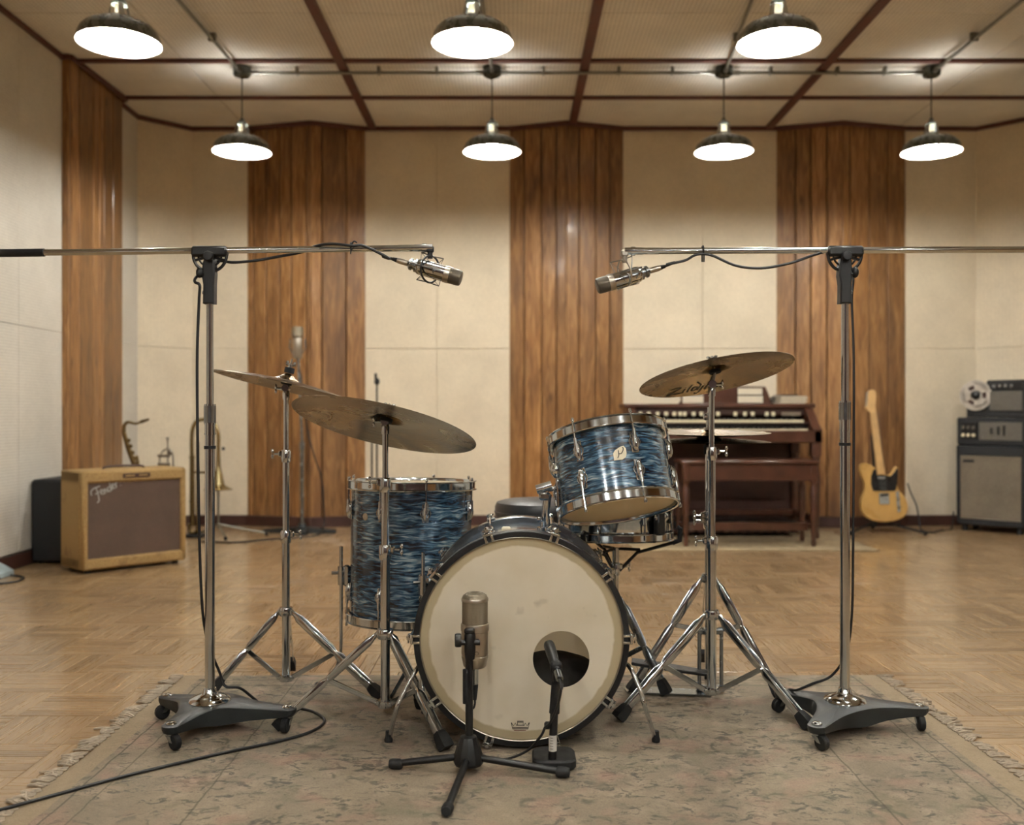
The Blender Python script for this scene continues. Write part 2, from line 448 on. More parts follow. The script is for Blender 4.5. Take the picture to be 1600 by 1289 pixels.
def rug_mat():
    t = NT('faded_rug'); o = t.obj(); s = t.sep(o); x = s.outputs[0]; y = s.outputs[1]
    n = t.noise(o, 3.2, 4, .6); n2 = t.noise(o, 11, 4, .6); fine = t.noise(o, 240, 2)
    col = t.mix(t.rampf(n, .35, .65), '948874', '807666')
    col = t.mix(t.rampf(n2, .5, .75, 0, .5), col, 'B9A792')
    # scattered worn motifs
    wv = t.vmath('ADD', o, t.vmath('SCALE', t.n('ShaderNodeTexNoise', Vector=o, Scale=9.0, Detail=3.0).outputs['Color']).outputs[0]).outputs[0]
    sx = t.vmath('MULTIPLY', o, (1.0, 1.5, 1.0)).outputs[0]
    m1 = t.noise(sx, 22, 5, .68, 1.0); msk = t.noise(o, 5.5, 2)
    m = t.math('MULTIPLY', t.rampf(m1, .53, .60), t.rampf(msk, .38, .52))
    col = t.mix(t.math('MULTIPLY', m, .8), col, '484740')
    m2 = t.noise(t.vmath('ADD', sx, (5.3, 2.1, 0)).outputs[0], 26, 4, .7, 1.6)
    col = t.mix(t.rampf(m2, .60, .68, 0, .65), col, '544F45')
    vo = t.n('ShaderNodeTexVoronoi', Vector=t.vmath('ADD', o, t.vmath('MULTIPLY', t.n('ShaderNodeTexNoise', Vector=o, Scale=10.0, Detail=3.0).outputs['Color'], (.16, .16, 0)).outputs[0]).outputs[0]); vo.inputs['Scale'].default_value = 4.6
    rg = t.rampf(t.math('ABSOLUTE', t.math('SUBTRACT', vo.outputs['Distance'], .33)), .015, .05, 1, 0)
    rg = t.math('MULTIPLY', rg, t.rampf(t.noise(o, 30, 3), .45, .58))
    col = t.mix(t.math('MULTIPLY', rg, .65), col, '45463C')
    ol_ = t.noise(t.vmath('ADD', o, (9.3, 4.7, 0)).outputs[0], 6.5, 4, .65, .6)
    col = t.mix(t.rampf(ol_, .54, .66, 0, .45), col, '6F6C58')
    pk = t.noise(t.vmath('ADD', o, (1.3, 7.7, 0)).outputs[0], 8, 3)
    col = t.mix(t.rampf(pk, .54, .7, 0, .45), col, 'A58474')
    ax = t.math('ABSOLUTE', x); 
    wob = t.math('MULTIPLY', t.math('SUBTRACT', t.noise(o, 14, 2), .5), .012)
    axw = t.math('ADD', ax, wob)
    for (p, wd, a) in ((1.115, .0028, .7), (1.055, .0024, .55), (0.80, .0026, .6)):
        l = t.rampf(t.math('ABSOLUTE', t.math('SUBTRACT', axw, p)), wd*.5, wd*1.4, a, 0)
        col = t.mix(l, col, '454334')
    ay = t.math('ADD', y, wob)
    for (p, wd, a) in ((0.745, .004, .6), (0.68, .004, .5)):
        l = t.rampf(t.math('ABSOLUTE', t.math('SUBTRACT', ay, p)), wd*.5, wd*1.4, a, 0)
        col = t.mix(l, col, '454334')
    col = t.mix(t.rampf(axw, 1.135, 1.14, 0, .8), col, '9C8C72')
    cc = t.vmath('SCALE', col); t.set(cc.inputs['Scale'], t.rampf(fine, .3, .7, .88, 1.1))
    t.bump(fine, .5, .003); return t.fin(cc.outputs[0], .95)
M_['rug'] = rug_mat()
M_['fringe'] = plain('rug_fringe', 'A89C8A', .95, 0, var=.3, scale=60)
M_['rug2'] = cloth('pale_rug', 'A69474', '8A7A60', 30)
# ------------------------------------------------------------------ the room
XL, XR, YB, YF = -2.95, 4.5, 7.95, -4.3            # left wall, right wall, back wall, wall behind the camera
def struct(name, label): 
    o = thing(name, label, None, kind='structure'); return o
# floor: basket-weave parquet, the strips that show largest as single pieces
floor = struct('floor', 'honey brown basket-weave parquet floor of short oak strips')
B().box(((XL+XR)/2, (YF+YB)/2+.2, -.06), (XR-XL+.6, YB-YF+.8, .1)).build('subfloor', M_['base_dark'], floor)
BL, NS = .25, 5; SW = BL/NS; TH = .01
def strip_shape():
    l, wd, b = BL/2-.0006, SW/2-.0006, .0012
    vs = [(-l, -wd, -TH), (l, -wd, -TH), (l, wd, -TH), (-l, wd, -TH), (-l, -wd, -b), (l, -wd, -b), (l, wd, -b), (-l, wd, -b),
          (-l+b, -wd+b, 0), (l-b, -wd+b, 0), (l-b, wd-b, 0), (-l+b, wd-b, 0)]
    fs = [(8,9,10,11), (4,5,9,8), (5,6,10,9), (6,7,11,10), (7,4,8,11), (0,1,5,4), (1,2,6,5), (2,3,7,6), (3,0,4,7)]
    return vs, fs
SV, SF = strip_shape(); SUV = [[(SV[k][0], SV[k][1]) for k in f] for f in SF]
strips = []
nx = int((XR-XL)/BL)+2; ny = int((YB-YF)/BL)+2
for i in range(nx):
    for j in range(ny):
        cx, cy = XL+(i+.5)*BL-.05, YF+(j+.5)*BL
        for k in range(NS):
            o = (k-(NS-1)/2)*SW
            strips.append((cx, cy+o, 0) if (i+j) % 2 else (cx+o, cy, 1))
def seen(st):
    x, y, _ = st
    if y < 2.13: return False
    px = CX+F*x/y
    if px < -12 or px > 1612: return False
    if -1.19 < x < 1.31 and 1.7 < y < 3.38: return False
    return True
vis = sorted([s for s in strips if seen(s)], key=lambda s: s[1])[:300]; visset = set(vis)
one = MB().add(SV, SF, None, SUV).mesh('parquet_strip', smooth=False); one.materials.append(M_['parquet'])
for (x, y, r) in vis:
    o = bpy.data.objects.new('parquet_strip', one); COL.objects.link(o); o.parent = floor
    o.location = (x, y, random.uniform(-.0006, .0004)); o.rotation_euler = (0, 0, r*math.pi/2)
far = MB()
for st in strips:
    if st in visset: continue
    far.add(SV, SF, Matrix.Translation((st[0], st[1], random.uniform(-.0006, .0004))) @ Matrix.Rotation(st[2]*math.pi/2, 4, 'Z'), SUV)
fo = far.build('parquet_field', M_['parquet'], floor, smooth=False); fo['kind'] = 'stuff'

# ceiling: perforated tiles between brown battens
ceil = struct('ceiling', 'beige perforated tile ceiling divided by dark brown battens')
B().box(((XL+XR)/2, (YF+YB)/2, CEIL+.08), (XR-XL+.6, YB-YF+.6, .1)).build('ceiling_deck', M_['base_dark'], ceil)
xs = [XL-.02, -2.17, -1.135, .487, 2.09, 3.15, XR+.02]
yrow = [YB+.02]; 
while yrow[-1] > YF: yrow.append(YB-.79 if len(yrow) == 1 else yrow[-1]-.75)
yrow[-1] = YF-.02
for a, b in zip(xs[:-1], xs[1:]):
    for c, d in zip(yrow[:-1], yrow[1:]):
        B().box(((a+b)/2, (c+d)/2, CEIL+.012), (b-a-.006, c-d-.006, .024), bev=.003).build('ceiling_panel', M_['ceil_tile'], ceil, smooth=False)
tn = [0]
def trim(mb, label, m='trim'):
    tn[0] += 1; o = mb.build('trim_%d' % tn[0], M_[m]); o['kind'] = 'structure'; o['label'] = label; return o
for i, x in enumerate((-1.135, .487, 2.09)):
    trim(B().box((x, (YF+YB)/2, CEIL-.012), (.062, YB-YF, .024), bev=.004), ('leftmost', 'middle', 'rightmost')[i]+' brown ceiling batten running away to the back wall')
for i, y in enumerate((yrow[1], yrow[2], yrow[4], yrow[6])):
    trim(B().box(((XL+XR)/2, y, CEIL-.010), (XR-XL, .042, .02), bev=.004), 'brown cross batten on the ceiling, %s' % ('nearest the back wall', 'just in front of the conduit line', 'above the front lamps', 'above the drum kit')[i])

# walls
def wallslab(mb, a, b, z0, z1, th=.1):
    a, b = V((*a, 0)), V((*b, 0)); u = (b-a); L = u.length; u.normalize(); n = V((-u.y, u.x, 0))
    M = Matrix((u, n, V((0, 0, 1)))).transposed().to_4x4(); M.translation = (a+b)/2
    mb.box((0, th/2, (z0+z1)/2), (L, th, z1-z0), M); return mb
def panel(parent, a, b, z0, z1, mat, name='wall_panel', th=.02, gap=.0025, out=.02, bev=.0015):
    a, b = V((*a, 0)), V((*b, 0)); u = (b-a); L = u.length; u.normalize(); n = V((-u.y, u.x, 0))   # n points behind the face
    M = Matrix((u, n, V((0, 0, 1)))).transposed().to_4x4(); M.translation = (a+b)/2
    return B().box((0, th/2-out, (z0+z1)/2), (L-gap, th, z1-z0-gap), M, bev).build(name, M_[mat], parent, smooth=False)
def xat(px, d): return (px-CX)/F*d
ZS = 1.44
wb = struct('wall_back', 'cream panelled back wall behind the drum kit')
wallslab(B(), (-3.1, YB), (4.6, YB), -.05, CEIL+.05).build('wall_core', M_['wall_back'], wb)
for a, b in ((-2.615, xat(388, YB)), (xat(571, YB), xat(683, YB)), (xat(683, YB), xat(797, YB)), (xat(973, YB), xat(1097, YB)),
             (xat(1097, YB), xat(1214, YB)), (xat(1413, YB), 3.79)):
    panel(wb, (a, YB), (b, YB), .075, ZS, 'wall_back'); panel(wb, (a, YB), (b, YB), ZS, CEIL, 'wall_back')
wl = struct('wall_left', 'cream ribbed tile wall along the left side of the studio')
wallslab(B(), (XL, YF), (XL, 7.62), -.05, CEIL+.05).build('wall_core', M_['wall_side'], wl)
wallslab(B(), (XL, 7.62), (-2.615, YB), -.05, CEIL+.05).build('corner_core', M_['wall_side'], wl)
panel(wl, (XL, 7.62), (-2.615, YB), .075, ZS, 'wall_back'); panel(wl, (XL, 7.62), (-2.615, YB), ZS, CEIL, 'wall_back')
ye = [7.62, 6.9, 5.78, 4.56, 3.34, 2.12, .9, -.32, -1.54, -2.76, YF]
for a, b in zip(ye[:-1], ye[1:]):
    m_ = 'board' if b < 4.0 and int(round(a*100)) % 244 != 90 else 'wall_side'  # unseen near panels turned to oak boards to cut bounced light
    panel(wl, (XL, b), (XL, a), .09, ZS, m_); panel(wl, (XL, b), (XL, a), ZS, CEIL, m_)
wr = struct('wall_right', 'cream panelled wall closing the studio on the right')
cr = (4.5, 7.24)
wallslab(B(), (3.79, YB), cr, -.05, CEIL+.05).build('corner_core', M_['wall_back'], wr)
wallslab(B(), cr, (XR, YF), -.05, CEIL+.05).build('wall_core', M_['wall_side'], wr)
panel(wr, (3.79, YB), cr, .075, ZS, 'wall_back'); panel(wr, (3.79, YB), cr, ZS, CEIL, 'wall_back')
yr = [7.24, 6.1, 4.9, 3.7, 2.5, 1.3, .1, -1.1, -2.3, YF]
for a, b in zip(yr[:-1], yr[1:]):
    m_ = 'board' if a < 5.0 and yr.index(a) % 3 else 'wall_side'  # unseen oak panels put in here to lessen bounced light
    panel(wr, (XR, a), (XR, b), .09, ZS, m_); panel(wr, (XR, a), (XR, b), ZS, CEIL, m_)
wf = struct('wall_front', 'unseen wall behind the camera, made dark to cut bounced light')  # out of view; dark tone chosen to weaken bounce on the upper walls
wallslab(B(), (4.6, YF), (-3.1, YF), -.05, CEIL+.05).build('wall_core', M_['mahogany_dark'], wf)

def wood_wall(name, label, pts_px, d_edge, apex_px, d_apex):
    """boards over a shallow wedge; edges given as picture columns at the depth of the wedge face"""
    tn[0] += 1; o = struct('trim_%d' % tn[0], label)
    def on(px):
        if px <= apex_px:
            A = V((xat(pts_px[0], d_edge), d_edge)); C = V((xat(apex_px, d_apex), d_apex))
        else:
            A = V((xat(apex_px, d_apex), d_apex)); C = V((xat(pts_px[-1], d_edge), d_edge))
        k = (px-CX)/F; u = C-A; t = (k*A.y-A.x)/(u.x-k*u.y); return A+u*t
    q = sorted(set(pts_px+[apex_px])); core = [on(p) for p in q]
    e0, ap, e1 = on(pts_px[0]), on(apex_px), on(pts_px[-1])
    B().prism([(e0.x, e0.y+.03), (ap.x, ap.y+.03), (e1.x, e1.y+.03), (e1.x, YB+.03), (e0.x, YB+.03)], .0, CEIL).build('backing', M_['base_dark'], o, smooth=False)
    for a, b in zip(core[:-1], core[1:]):
        panel(o, (a.x, a.y), (b.x, b.y), .075, CEIL-.0, 'board', 'board', th=.022, gap=.007, out=0.0, bev=.005)
    return o, (e0, ap, e1)
W1, g1 = wood_wall('wall_oak_one', 'dark oak board wedge on the back wall behind the two left cymbals', [386, 396, 416, 437, 455, 478, 503, 541, 572], YB-.02, 485, 7.77)
W2, g2 = wood_wall('wall_oak_two', 'dark oak board wedge on the back wall directly above the bass drum', [795, 819, 846, 869, 905, 931, 953, 975], YB-.02, 885, 7.77)
W3, g3 = wood_wall('wall_oak_three', 'dark oak board wedge on the back wall behind the electric guitar', [1212, 1243, 1267, 1292, 1328, 1358, 1387, 1415], YB-.02, 1316, 7.77)
tn[0] += 1; W4 = struct('trim_%d' % tn[0], 'dark oak board panel standing out from the left wall above the amplifiers')
y0, y1, xf0, xf1 = 6.335, 7.16, -2.885, -2.865
B().prism([(XL-.03, y0+.02), (xf0-.025, y0+.02), (xf1-.025, y1-.02), (XL-.03, y1-.02)], 0, CEIL).build('backing', M_['base_dark'], W4, smooth=False)
panel(W4, (XL-.02, y0), (xf0, y0), .075, CEIL, 'board', 'board', .022, .004, 0, .004)
px4 = [101, 112, 124, 146, 156, 163, 177, 189.5]; ys4 = []
for p in px4:
    k = (p-CX)/F; t = (k*y0-xf0)/((xf1-xf0)-k*(y1-y0)); ys4.append(max(0, min(1, t)))
ys4[0] = 0; ys4[-1] = 1
for a, b in zip(ys4[:-1], ys4[1:]):
    panel(W4, (xf0+(xf1-xf0)*a, y0+(y1-y0)*a), (xf0+(xf1-xf0)*b, y0+(y1-y0)*b), .075, CEIL, 'board', 'board', .022, .007, 0, .004)
panel(W4, (xf1, y1), (XL-.02, y1), .075, CEIL, 'board', 'board', .022, .004, 0, .004)

# cornice and skirting lines that follow the walls and wedges
line = [(XL+.02, YF), (XL+.02, y0-.012), (xf0+.012, y0-.012), (xf1+.012, y1+.012), (XL+.02, y1+.012), (XL+.02, 7.61), (-2.607, YB-.02)]
for g in (g1, g2, g3): line += [(g[0].x, g[0].y-.012), (g[1].x, g[1].y-.012), (g[2].x, g[2].y-.012)]
line += [(3.782, YB-.02), (4.48, 7.235), (XR-.02, YF)]
def run(line, z0, z1, th):
    mb = B()
    for a, b in zip(line[:-1], line[1:]):
        a, b = V((*a, 0)), V((*b, 0)); u = b-a
        if u.length < 1e-4: continue
        L = u.length; u.normalize(); n = V((-u.y, u.x, 0))
        M = Matrix((u, n, V((0, 0, 1)))).transposed().to_4x4(); M.translation = (a+b)/2
        mb.box((0, th/2-th, (z0+z1)/2), (L+th*.6, th, z1-z0), M, .004)
    return mb
trim(run(line, CEIL-.034, CEIL, .022), 'dark brown cornice strip where the walls meet the ceiling')
bbo = run(line, 0, .085, .016).build('baseboard_back', M_['mahogany_dark']); bbo['kind'] = 'structure'; bbo['label'] = 'dark brown baseboard along the foot of the walls'

# ------------------------------------------------------------------ pendant lamps on conduit
def make_lamp():
    root = thing('pendant_lamp', 'lamp', 'lamp')       # origin at the middle of the rim
    sh = [(.193, -.004), (.196, 0), (.193, .006), (.187, .03), (.176, .053), (.155, .074), (.122, .091), (.085, .103), (.052, .110), (.050, .118)]
    s = B().lathe(sh, 48).build('shade', M_['enamel_out'], root, local=True)
    inn = [(.193, -.004), (.188, .001), (.183, .028), (.172, .050), (.152, .070), (.120, .087), (.083, .099), (.050, .106), (.046, .118)]
    B().lathe(inn[::-1], 48).build('reflector', M_['enamel_in'], s, local=True)
    mb = B()
    for k in range(4):
        a0 = k*math.pi/2+.3
        pr = [(.050, .116), (.046, .15), (.036, .185), (.033, .185), (.043, .15), (.047, .116)]
        mb.lathe(pr, 4, None, True, a0, a0+.6)
    mb.lathe([(.050, .112), (.0515, .118), (.050, .124), (.045, .124), (.045, .112)], 24, None, True)
    mb.build('vented_neck', M_['chrome'], root, local=True)
    B().lathe([(.0, .178), (.036, .178), (.038, .186), (.032, .198), (.016, .208), (.012, .225), (0, .225)], 24).build('cap', M_['enamel_out'], root, local=True)
    B().ball((0, 0, .052), (.036, .036, .046), 12).build('bulb', M_['bulb'], root, local=True)
    B().lathe([(0, .105), (.018, .105), (.02, .178), (0, .178)], 12).build('socket', M_['ivory'], root, local=True)
    return root
ZR = 2.676
lamp0 = make_lamp()
rows = {6.55: (-1.818, -.134, 1.426, 2.823), 4.62: (-1.866, -.188, 1.264, 2.83), 2.69: (-.2, 1.28), .76: (-.2, 1.28), -1.17: (-1.87, -.2, 1.28, 2.83), -3.1: (-1.87, -.2, 1.28, 2.83)}  # rows behind the camera are added, unseen, to brighten the bass drum head
lamp_lab = {(6.55, 0): 'back row pendant lamp nearest the left wall, dark dome shade', (6.55, 1): 'back row pendant lamp hanging just left of the middle oak wedge',
            (6.55, 2): 'back row pendant lamp hanging above the organ', (6.55, 3): 'back row pendant lamp at far right, over the electric guitar',
            (4.62, 0): 'large front pendant lamp cut by the top edge, at upper left', (4.62, 1): 'large front pendant lamp cut by the top edge, in the middle',
            (4.62, 2): 'large front pendant lamp cut by the top edge, at upper right'}
box_m = B().lathe([(0, 0), (.052, 0), (.058, .006), (.06, .02), (.06, .062), (0, .062)], 20).mesh('canopy_box')
box_m.materials.append(M_['enamel_out'])
first = True
for y, xx in rows.items():
    for i, x in enumerate(xx):
        o = lamp0 if first else dup(lamp0); first = False
        o.location = (x, y, ZR)
        ROOT[o] = Matrix.Translation((x, y, ZR))
        o['group'] = 'pendant lamps in rows under the ceiling'
        o['label'] = lamp_lab.get((y, i), 'dome pendant lamp %s, %s' % ('beside the front row at the right wall' if y > 4 else 'hanging above the drum kit' if y > 2 else 'hanging above the camera' if y > 0 else 'added unseen just behind the camera to brighten the bass drum' if y > -2 else 'added unseen far behind the camera to brighten the bass drum', ('first from the left wall', 'second from the left wall', 'third from the left wall', 'nearest the right wall')[i if len(xx) > 2 else i+1]))
        c = bpy.data.objects.new('canopy_box', box_m); COL.objects.link(c); c.parent = o; c.location = (0, 0, CEIL-.062-ZR)
        B().cyl((x, y, ZR+.22), (x, y, CEIL-.06), .0045, n=8).build('cord', M_['enamel_out'], o)
CZ = CEIL-.038
def conduit(a, b, label, clips=()):
    t = thing('conduit_pipe', label, 'pipe', a, group='steel conduit between the lamps')
    a, b = V(a), V(b); B().cyl(a, b, .0115, n=10).build('pipe', M_['steel_conduit'], t)
    u = (b-a).normalized()
    for e, s in ((a, 1), (b, -1)): B().cyl(e+u*s*.0, e+u*s*.05, .017, n=10).build('coupling', M_['steel_conduit'], t)
    for k in clips:
        p = a.lerp(b, k)
        B().box((p.x, p.y, p.z+.012), (.02 if abs(u.x) > .5 else .05, .05 if abs(u.x) > .5 else .02, .05), bev=.004).build('clip', M_['steel_conduit'], t)
    return t
bx = rows[6.55]
for i in range(3):
    conduit((bx[i]+.058, 6.55, CZ), (bx[i+1]-.058, 6.55, CZ), 'thin steel conduit under the ceiling, %s span of the back lamp row' % ('left', 'middle', 'right')[i], (.2, .55, .8))
for i in range(4):
    conduit((bx[i], 6.55-.058, CZ-.004), (rows[4.62][i], 4.62+.058, CZ-.004), 'thicker conduit running towards the camera from the %s back lamp' % ('leftmost', 'second', 'third', 'rightmost')[i], (.3, .7))
# ------------------------------------------------------------------ rug with fringe
RX, RY, RW, RD = .065, 2.575, 2.42, 1.65
rug = thing('area_rug', 'faded beige oriental rug with fringed ends under the drum kit', 'rug', (RX, RY, 0))
gx, gy = 60, 42; mb = B(); vs = []; fs = []
random.seed(3)
for j in range(gy+1):
    for i in range(gx+1):
        x, y = -RW/2+RW*i/gx, -RD/2+RD*j/gy
        edge = i in (0, gx) or j in (0, gy)
        wx = .006*math.sin(y*9+1) if i in (0, gx) else 0; wy = .006*math.sin(x*7) if j in (0, gy) else 0
        vs.append((x+wx, y+wy, .0015 if edge else .0065+.0008*math.sin(x*11)*math.sin(y*13)))
for j in range(gy):
    for i in range(gx): a = j*(gx+1)+i; fs.append((a, a+1, a+gx+2, a+gx+1))
mb.add(vs, fs).build('pile', M_['rug'], rug, local=True)
tas = []
for v in range(4):
    mb = B()
    for s in range(3):
        a = random.uniform(-.5, .5); L = random.uniform(.032, .058); y0 = (s-1)*.007
        pts = [(-.006, y0, .004), (L*.3, y0+.004*math.sin(a*6), .0055), (L*.7, y0+L*.5*math.sin(a), .005), (L, y0+L*.8*math.sin(a), .003)]
        mb.tube(spline(pts, 2), [.0024, .0026, .0024, .003, .0034, .0036, .003][:7], 5)
    m = mb.mesh('fringe_tassel'); m.materials.append(M_['fringe']); tas.append(m)
for sgn in (-1, 1):
    y = -RD/2+.01
    while y < RD/2:
        o = bpy.data.objects.new('fringe_tassel', random.choice(tas)); COL.objects.link(o); o.parent = rug
        o.location = (sgn*(RW/2+.002), y, 0); o.rotation_euler = (0, 0, (0 if sgn > 0 else math.pi)+random.uniform(-.7, .7))
        o.scale = (random.uniform(.7, 1.15), random.uniform(.8, 1.3), 1); y += random.uniform(.022, .036)

# ------------------------------------------------------------------ drum building blocks
def hoop(R, h=.03):
    return [(R, 0), (R+.009, 0), (R+.010, .0025), (R+.0035, .005), (R+.0035, h-.005), (R+.0085, h-.002), (R+.008, h), (R, h), (R-.002, h-.004), (R-.0005, .004)]
def lug_mesh():
    mb = B()                                  # local: x outwards, z along the drum
    mb.box((.002, 0, 0), (.005, .022, .06), bev=.0022)
    mb.ball((.006, 0, 0), (.013, .0105, .0285), 14)
    mb.cyl((.012, 0, .0), (.012, 0, .036), .0062, .0052, 10)
    mb.ring((.005, 0, 0), (1, 0, 0), .016, .0018, 20, 6)
    return mb
LUG = lug_mesh().mesh('lug'); LUG.materials.append(M_['chrome'])
def place(mesh, name, M, parent):
    o = bpy.data.objects.new(name, mesh); COL.objects.link(o); o.parent = parent
    r = parent
    while r.parent is not None: r = r.parent
    o.matrix_local = ROOT[r].inverted() @ M; return o
def drum_shell(root, M, R, h, angs, top_head, bottom_head, lugs=(True, True), lz=.075):
    n = 64
    B().lathe([(R, 0), (R, h)], n, M, uvR=R, a0=math.pi/2).v  # noqa (cheap call keeps the helper warm)
    mb = B(); mb.lathe([(R, 0), (R, h)], n, M @ Matrix.Rotation(math.pi/2, 4, 'Z'), uvR=R); mb.build('shell', M_['pearl'], root)
    B().lathe([(R-.006, h), (R-.006, 0)], 48, M).build('shell_lining', M_['shellin'], root)
    for (z0, flip, nm) in ((h-.017, False, 'top_hoop'), (.017, True, 'bottom_hoop')):
        T = M @ Matrix.Translation((0, 0, z0)) @ (Matrix.Rotation(math.pi, 4, 'X') if flip else Matrix())
        B().lathe(hoop(R+.006), 64, T, loop=True).build(nm, M_['chrome'], root)
    B().lathe([(0, h+.004), (R*.97, h+.004), (R+.004, h-.001), (R+.006, h-.010)], 48, M).build('top_head', M_[top_head], root)
    B().lathe([(R+.006, .010), (R+.004, .001), (R*.97, -.004), (0, -.004)], 48, M).build('bottom_head', M_[bottom_head], root)
    rod = MB(); rod.cyl((0, 0, 0), (0, 0, lz+.012), .0028, n=8); rod.lathe([(0, lz+.012), (.005, lz+.012), (.005, lz+.018), (.0035, lz+.024), (0, lz+.024)], 10)
    rm = rod.mesh('tension_rod'); rm.materials.append(M_['chrome'])
    for a in angs:
        for up in (True, False):
            if not lugs[0 if up else 1]: continue
            z = h-lz if up else lz
            T = M @ Matrix.Rotation(a, 4, 'Z') @ Matrix.Translation((R, 0, z)) @ (Matrix() if up else Matrix.Rotation(math.pi, 4, 'X'))
            place(LUG, 'lug', T, root); place(rm, 'tension_rod', T @ Matrix.Translation((.0115, 0, .02)) @ Matrix.Diagonal((1, 1, .82, 1)), root)

# ------------------------------------------------------------------ bass drum
BX, BY, BZ, BR = xat(815, 2.63), 2.63, .307, .2925
bass = thing('bass_drum', 'large bass drum with cream front head, black hoop and round port hole', 'drum', (BX, BY, 0))
Mb = frame((BX, BY, BZ), (0, -1, 0))                # local z towards the camera, front rim plane at z=0
ds = .36
mb = B(); mb.lathe([(.276, -.03), (.276, -.03-ds)], 96, Mb, uvR=.276); mb.v; mb.build('shell', M_['pearl'], bass)
B().lathe([(.268, -.03-ds), (.268, -.02)], 64, Mb).build('shell_lining', M_['shellin'], bass)
hp = [(.272, -.042), (.2905, -.042), (BR, -.040), (BR, -.002), (.2905, 0), (.2765, 0), (.275, -.003), (.272, -.012)]
B().lathe(hp, 96, Mb, loop=True).build('front_hoop', M_['black'], bass)
B().lathe([(.2765, .0006), (.2755, .0018), (.2735, .0006), (.273, -.008), (.2765, -.006)], 96, Mb, loop=True).build('flesh_hoop', M_['nickel'], bass)
hb = [(r, -.03-ds-.042-z+.03) for (r, z) in hp]
B().lathe(hb, 96, Mb, loop=True).build('rear_hoop', M_['chrome_dull'], bass)
# front head with a real port hole
px, pz, pr = (877-815)/F*2.63, -(1032-1000)/F*2.63, .0765
n = 96; rings = 8; vs = []; fs = []
for k in range(rings+1):
    t = (k/rings)
    for i in range(n):
        a = 2*math.pi*i/n; c, s = math.cos(a), math.sin(a)
        bq = px*c+pz*s; R = .274; L = -bq+math.sqrt(bq*bq-(px*px+pz*pz-R*R))
        rad = pr+(L-pr)*t; x, z = px+rad*c, pz+rad*s
        vs.append((BX+x, BY+.006, BZ+z))
for k in range(rings):
    for i in range(n): fs.append((k*n+i, (k+1)*n+i, (k+1)*n+(i+1) % n, k*n+(i+1) % n))
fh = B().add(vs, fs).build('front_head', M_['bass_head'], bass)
B().lathe([(0, -.03-ds-.004), (.272, -.03-ds-.004), (.276, -.03-ds+.01)], 64, Mb).build('batter_head', M_['batter'], bass)
B().ball((BX+.09, BY+.19, BZ-.185), (.17, .13, .105), 20).build('muffling_pillow', M_['muffle'], bass)
# crown mark low on the head
mk = B(); Mm = frame((BX, BY+.0055, BZ), (0, -1, 0))
def crown(p): 
    return Mm @ V(p)
c0x, c0y = (813-815)/F*2.63, -(1136-1000)/F*2.63
def stroke(mb, pts, wd, M, o=(0, 0), s=1.0, fn=None, k=4, th=.0006):
    q = spline([V((p[0], p[1], 0)) for p in pts], k) if len(pts) > 2 and k > 1 else [V((p[0], p[1], 0)) for p in pts]
    mb.ribbon([V((o[0]+s*p.x, o[1]+s*p.y)) for p in q], wd, th, fn=fn or (lambda p: M @ V(p)))
for pts in ([(-1, .35), (-.85, -.35), (.85, -.35), (1, .35)], [(-1, .35), (-.75, -.02), (-.55, .3), (-.4, 0), (-.32, .05)], [(1, .35), (.75, -.02), (.55, .3), (.4, 0), (.32, .05)],
            [(-.32, .05), (-.32, .5), (.32, .5), (.32, .05), (-.32, .05)], [(-.85, -.2), (.85, -.2)], [(-.3, .4), (.3, .4)]):
    stroke(mk, pts, .0016, Mm, (c0x, c0y), .0245, k=1)
mk.build('crown_mark', M_['ink'], fh, label='small black crown mark near the bottom of the head', smooth=False)
stroke_r = B(); stroke(stroke_r, [(-.7, -.52), (.62, -.52)], .0014, Mm, (c0x, c0y), .0245, k=1); stroke_r.build('small_print', M_['red_ink'], fh, smooth=False)
# claws, rods, shell lugs
claw = B()                                          # local: x radial out, z to camera, origin on rim
claw.box((.2925+.004, 0, -.02), (.008, .026, .05), bev=.003)
claw.box((.2845, -.009, .004), (.020, .008, .006), bev=.002); claw.box((.2845, .009, .004), (.020, .008, .006), bev=.002)
claw.box((.297, 0, .003), (.008, .026, .007), bev=.002)
claw.ball((.306, 0, -.03), (.009, .009, .016), 10)
cm = claw.mesh('claw_hook'); cm.materials.append(M_['chrome'])
rodm = B(); rodm.cyl((.307, 0, -.02), (.296, 0, -.17), .0032, n=8); rodm.box((.307, 0, -.008), (.005, .026, .006), bev=.002); rodm.cyl((.307, 0, -.02), (.307, 0, -.004), .005, n=10)
rmm = rodm.mesh('tension_rod'); rmm.materials.append(M_['chrome'])
lugb = B(); lugb.box((.279, 0, -.195), (.008, .024, .07), bev=.003); lugb.ball((.286, 0, -.195), (.013, .011, .033), 12); lugb.cyl((.292, 0, -.195), (.2965, 0, -.155), .007, n=10)
lgm = lugb.mesh('lug'); lgm.materials.append(M_['chrome'])
for k in range(10):
    a = math.radians(90+18+36*k); T = Mb @ Matrix.Rotation(a, 4, 'Z')
    place(cm, 'claw_hook', T, bass); place(rmm, 'tension_rod', T, bass); place(lgm, 'lug', T, bass)
    T2 = Mb @ Matrix.Translation((0, 0, -.42)) @ Matrix.Rotation(math.pi, 4, 'Y') @ Matrix.Rotation(math.pi-a, 4, 'Z')
    place(cm, 'claw_hook', T2, bass); place(rmm, 'tension_rod', T2, bass)
# felt damper clip on the rim
B().box((BX-.042, BY+.09, BZ+.283), (.026, .035, .02), bev=.004).build('rim_damper', M_['ivory'], bass)
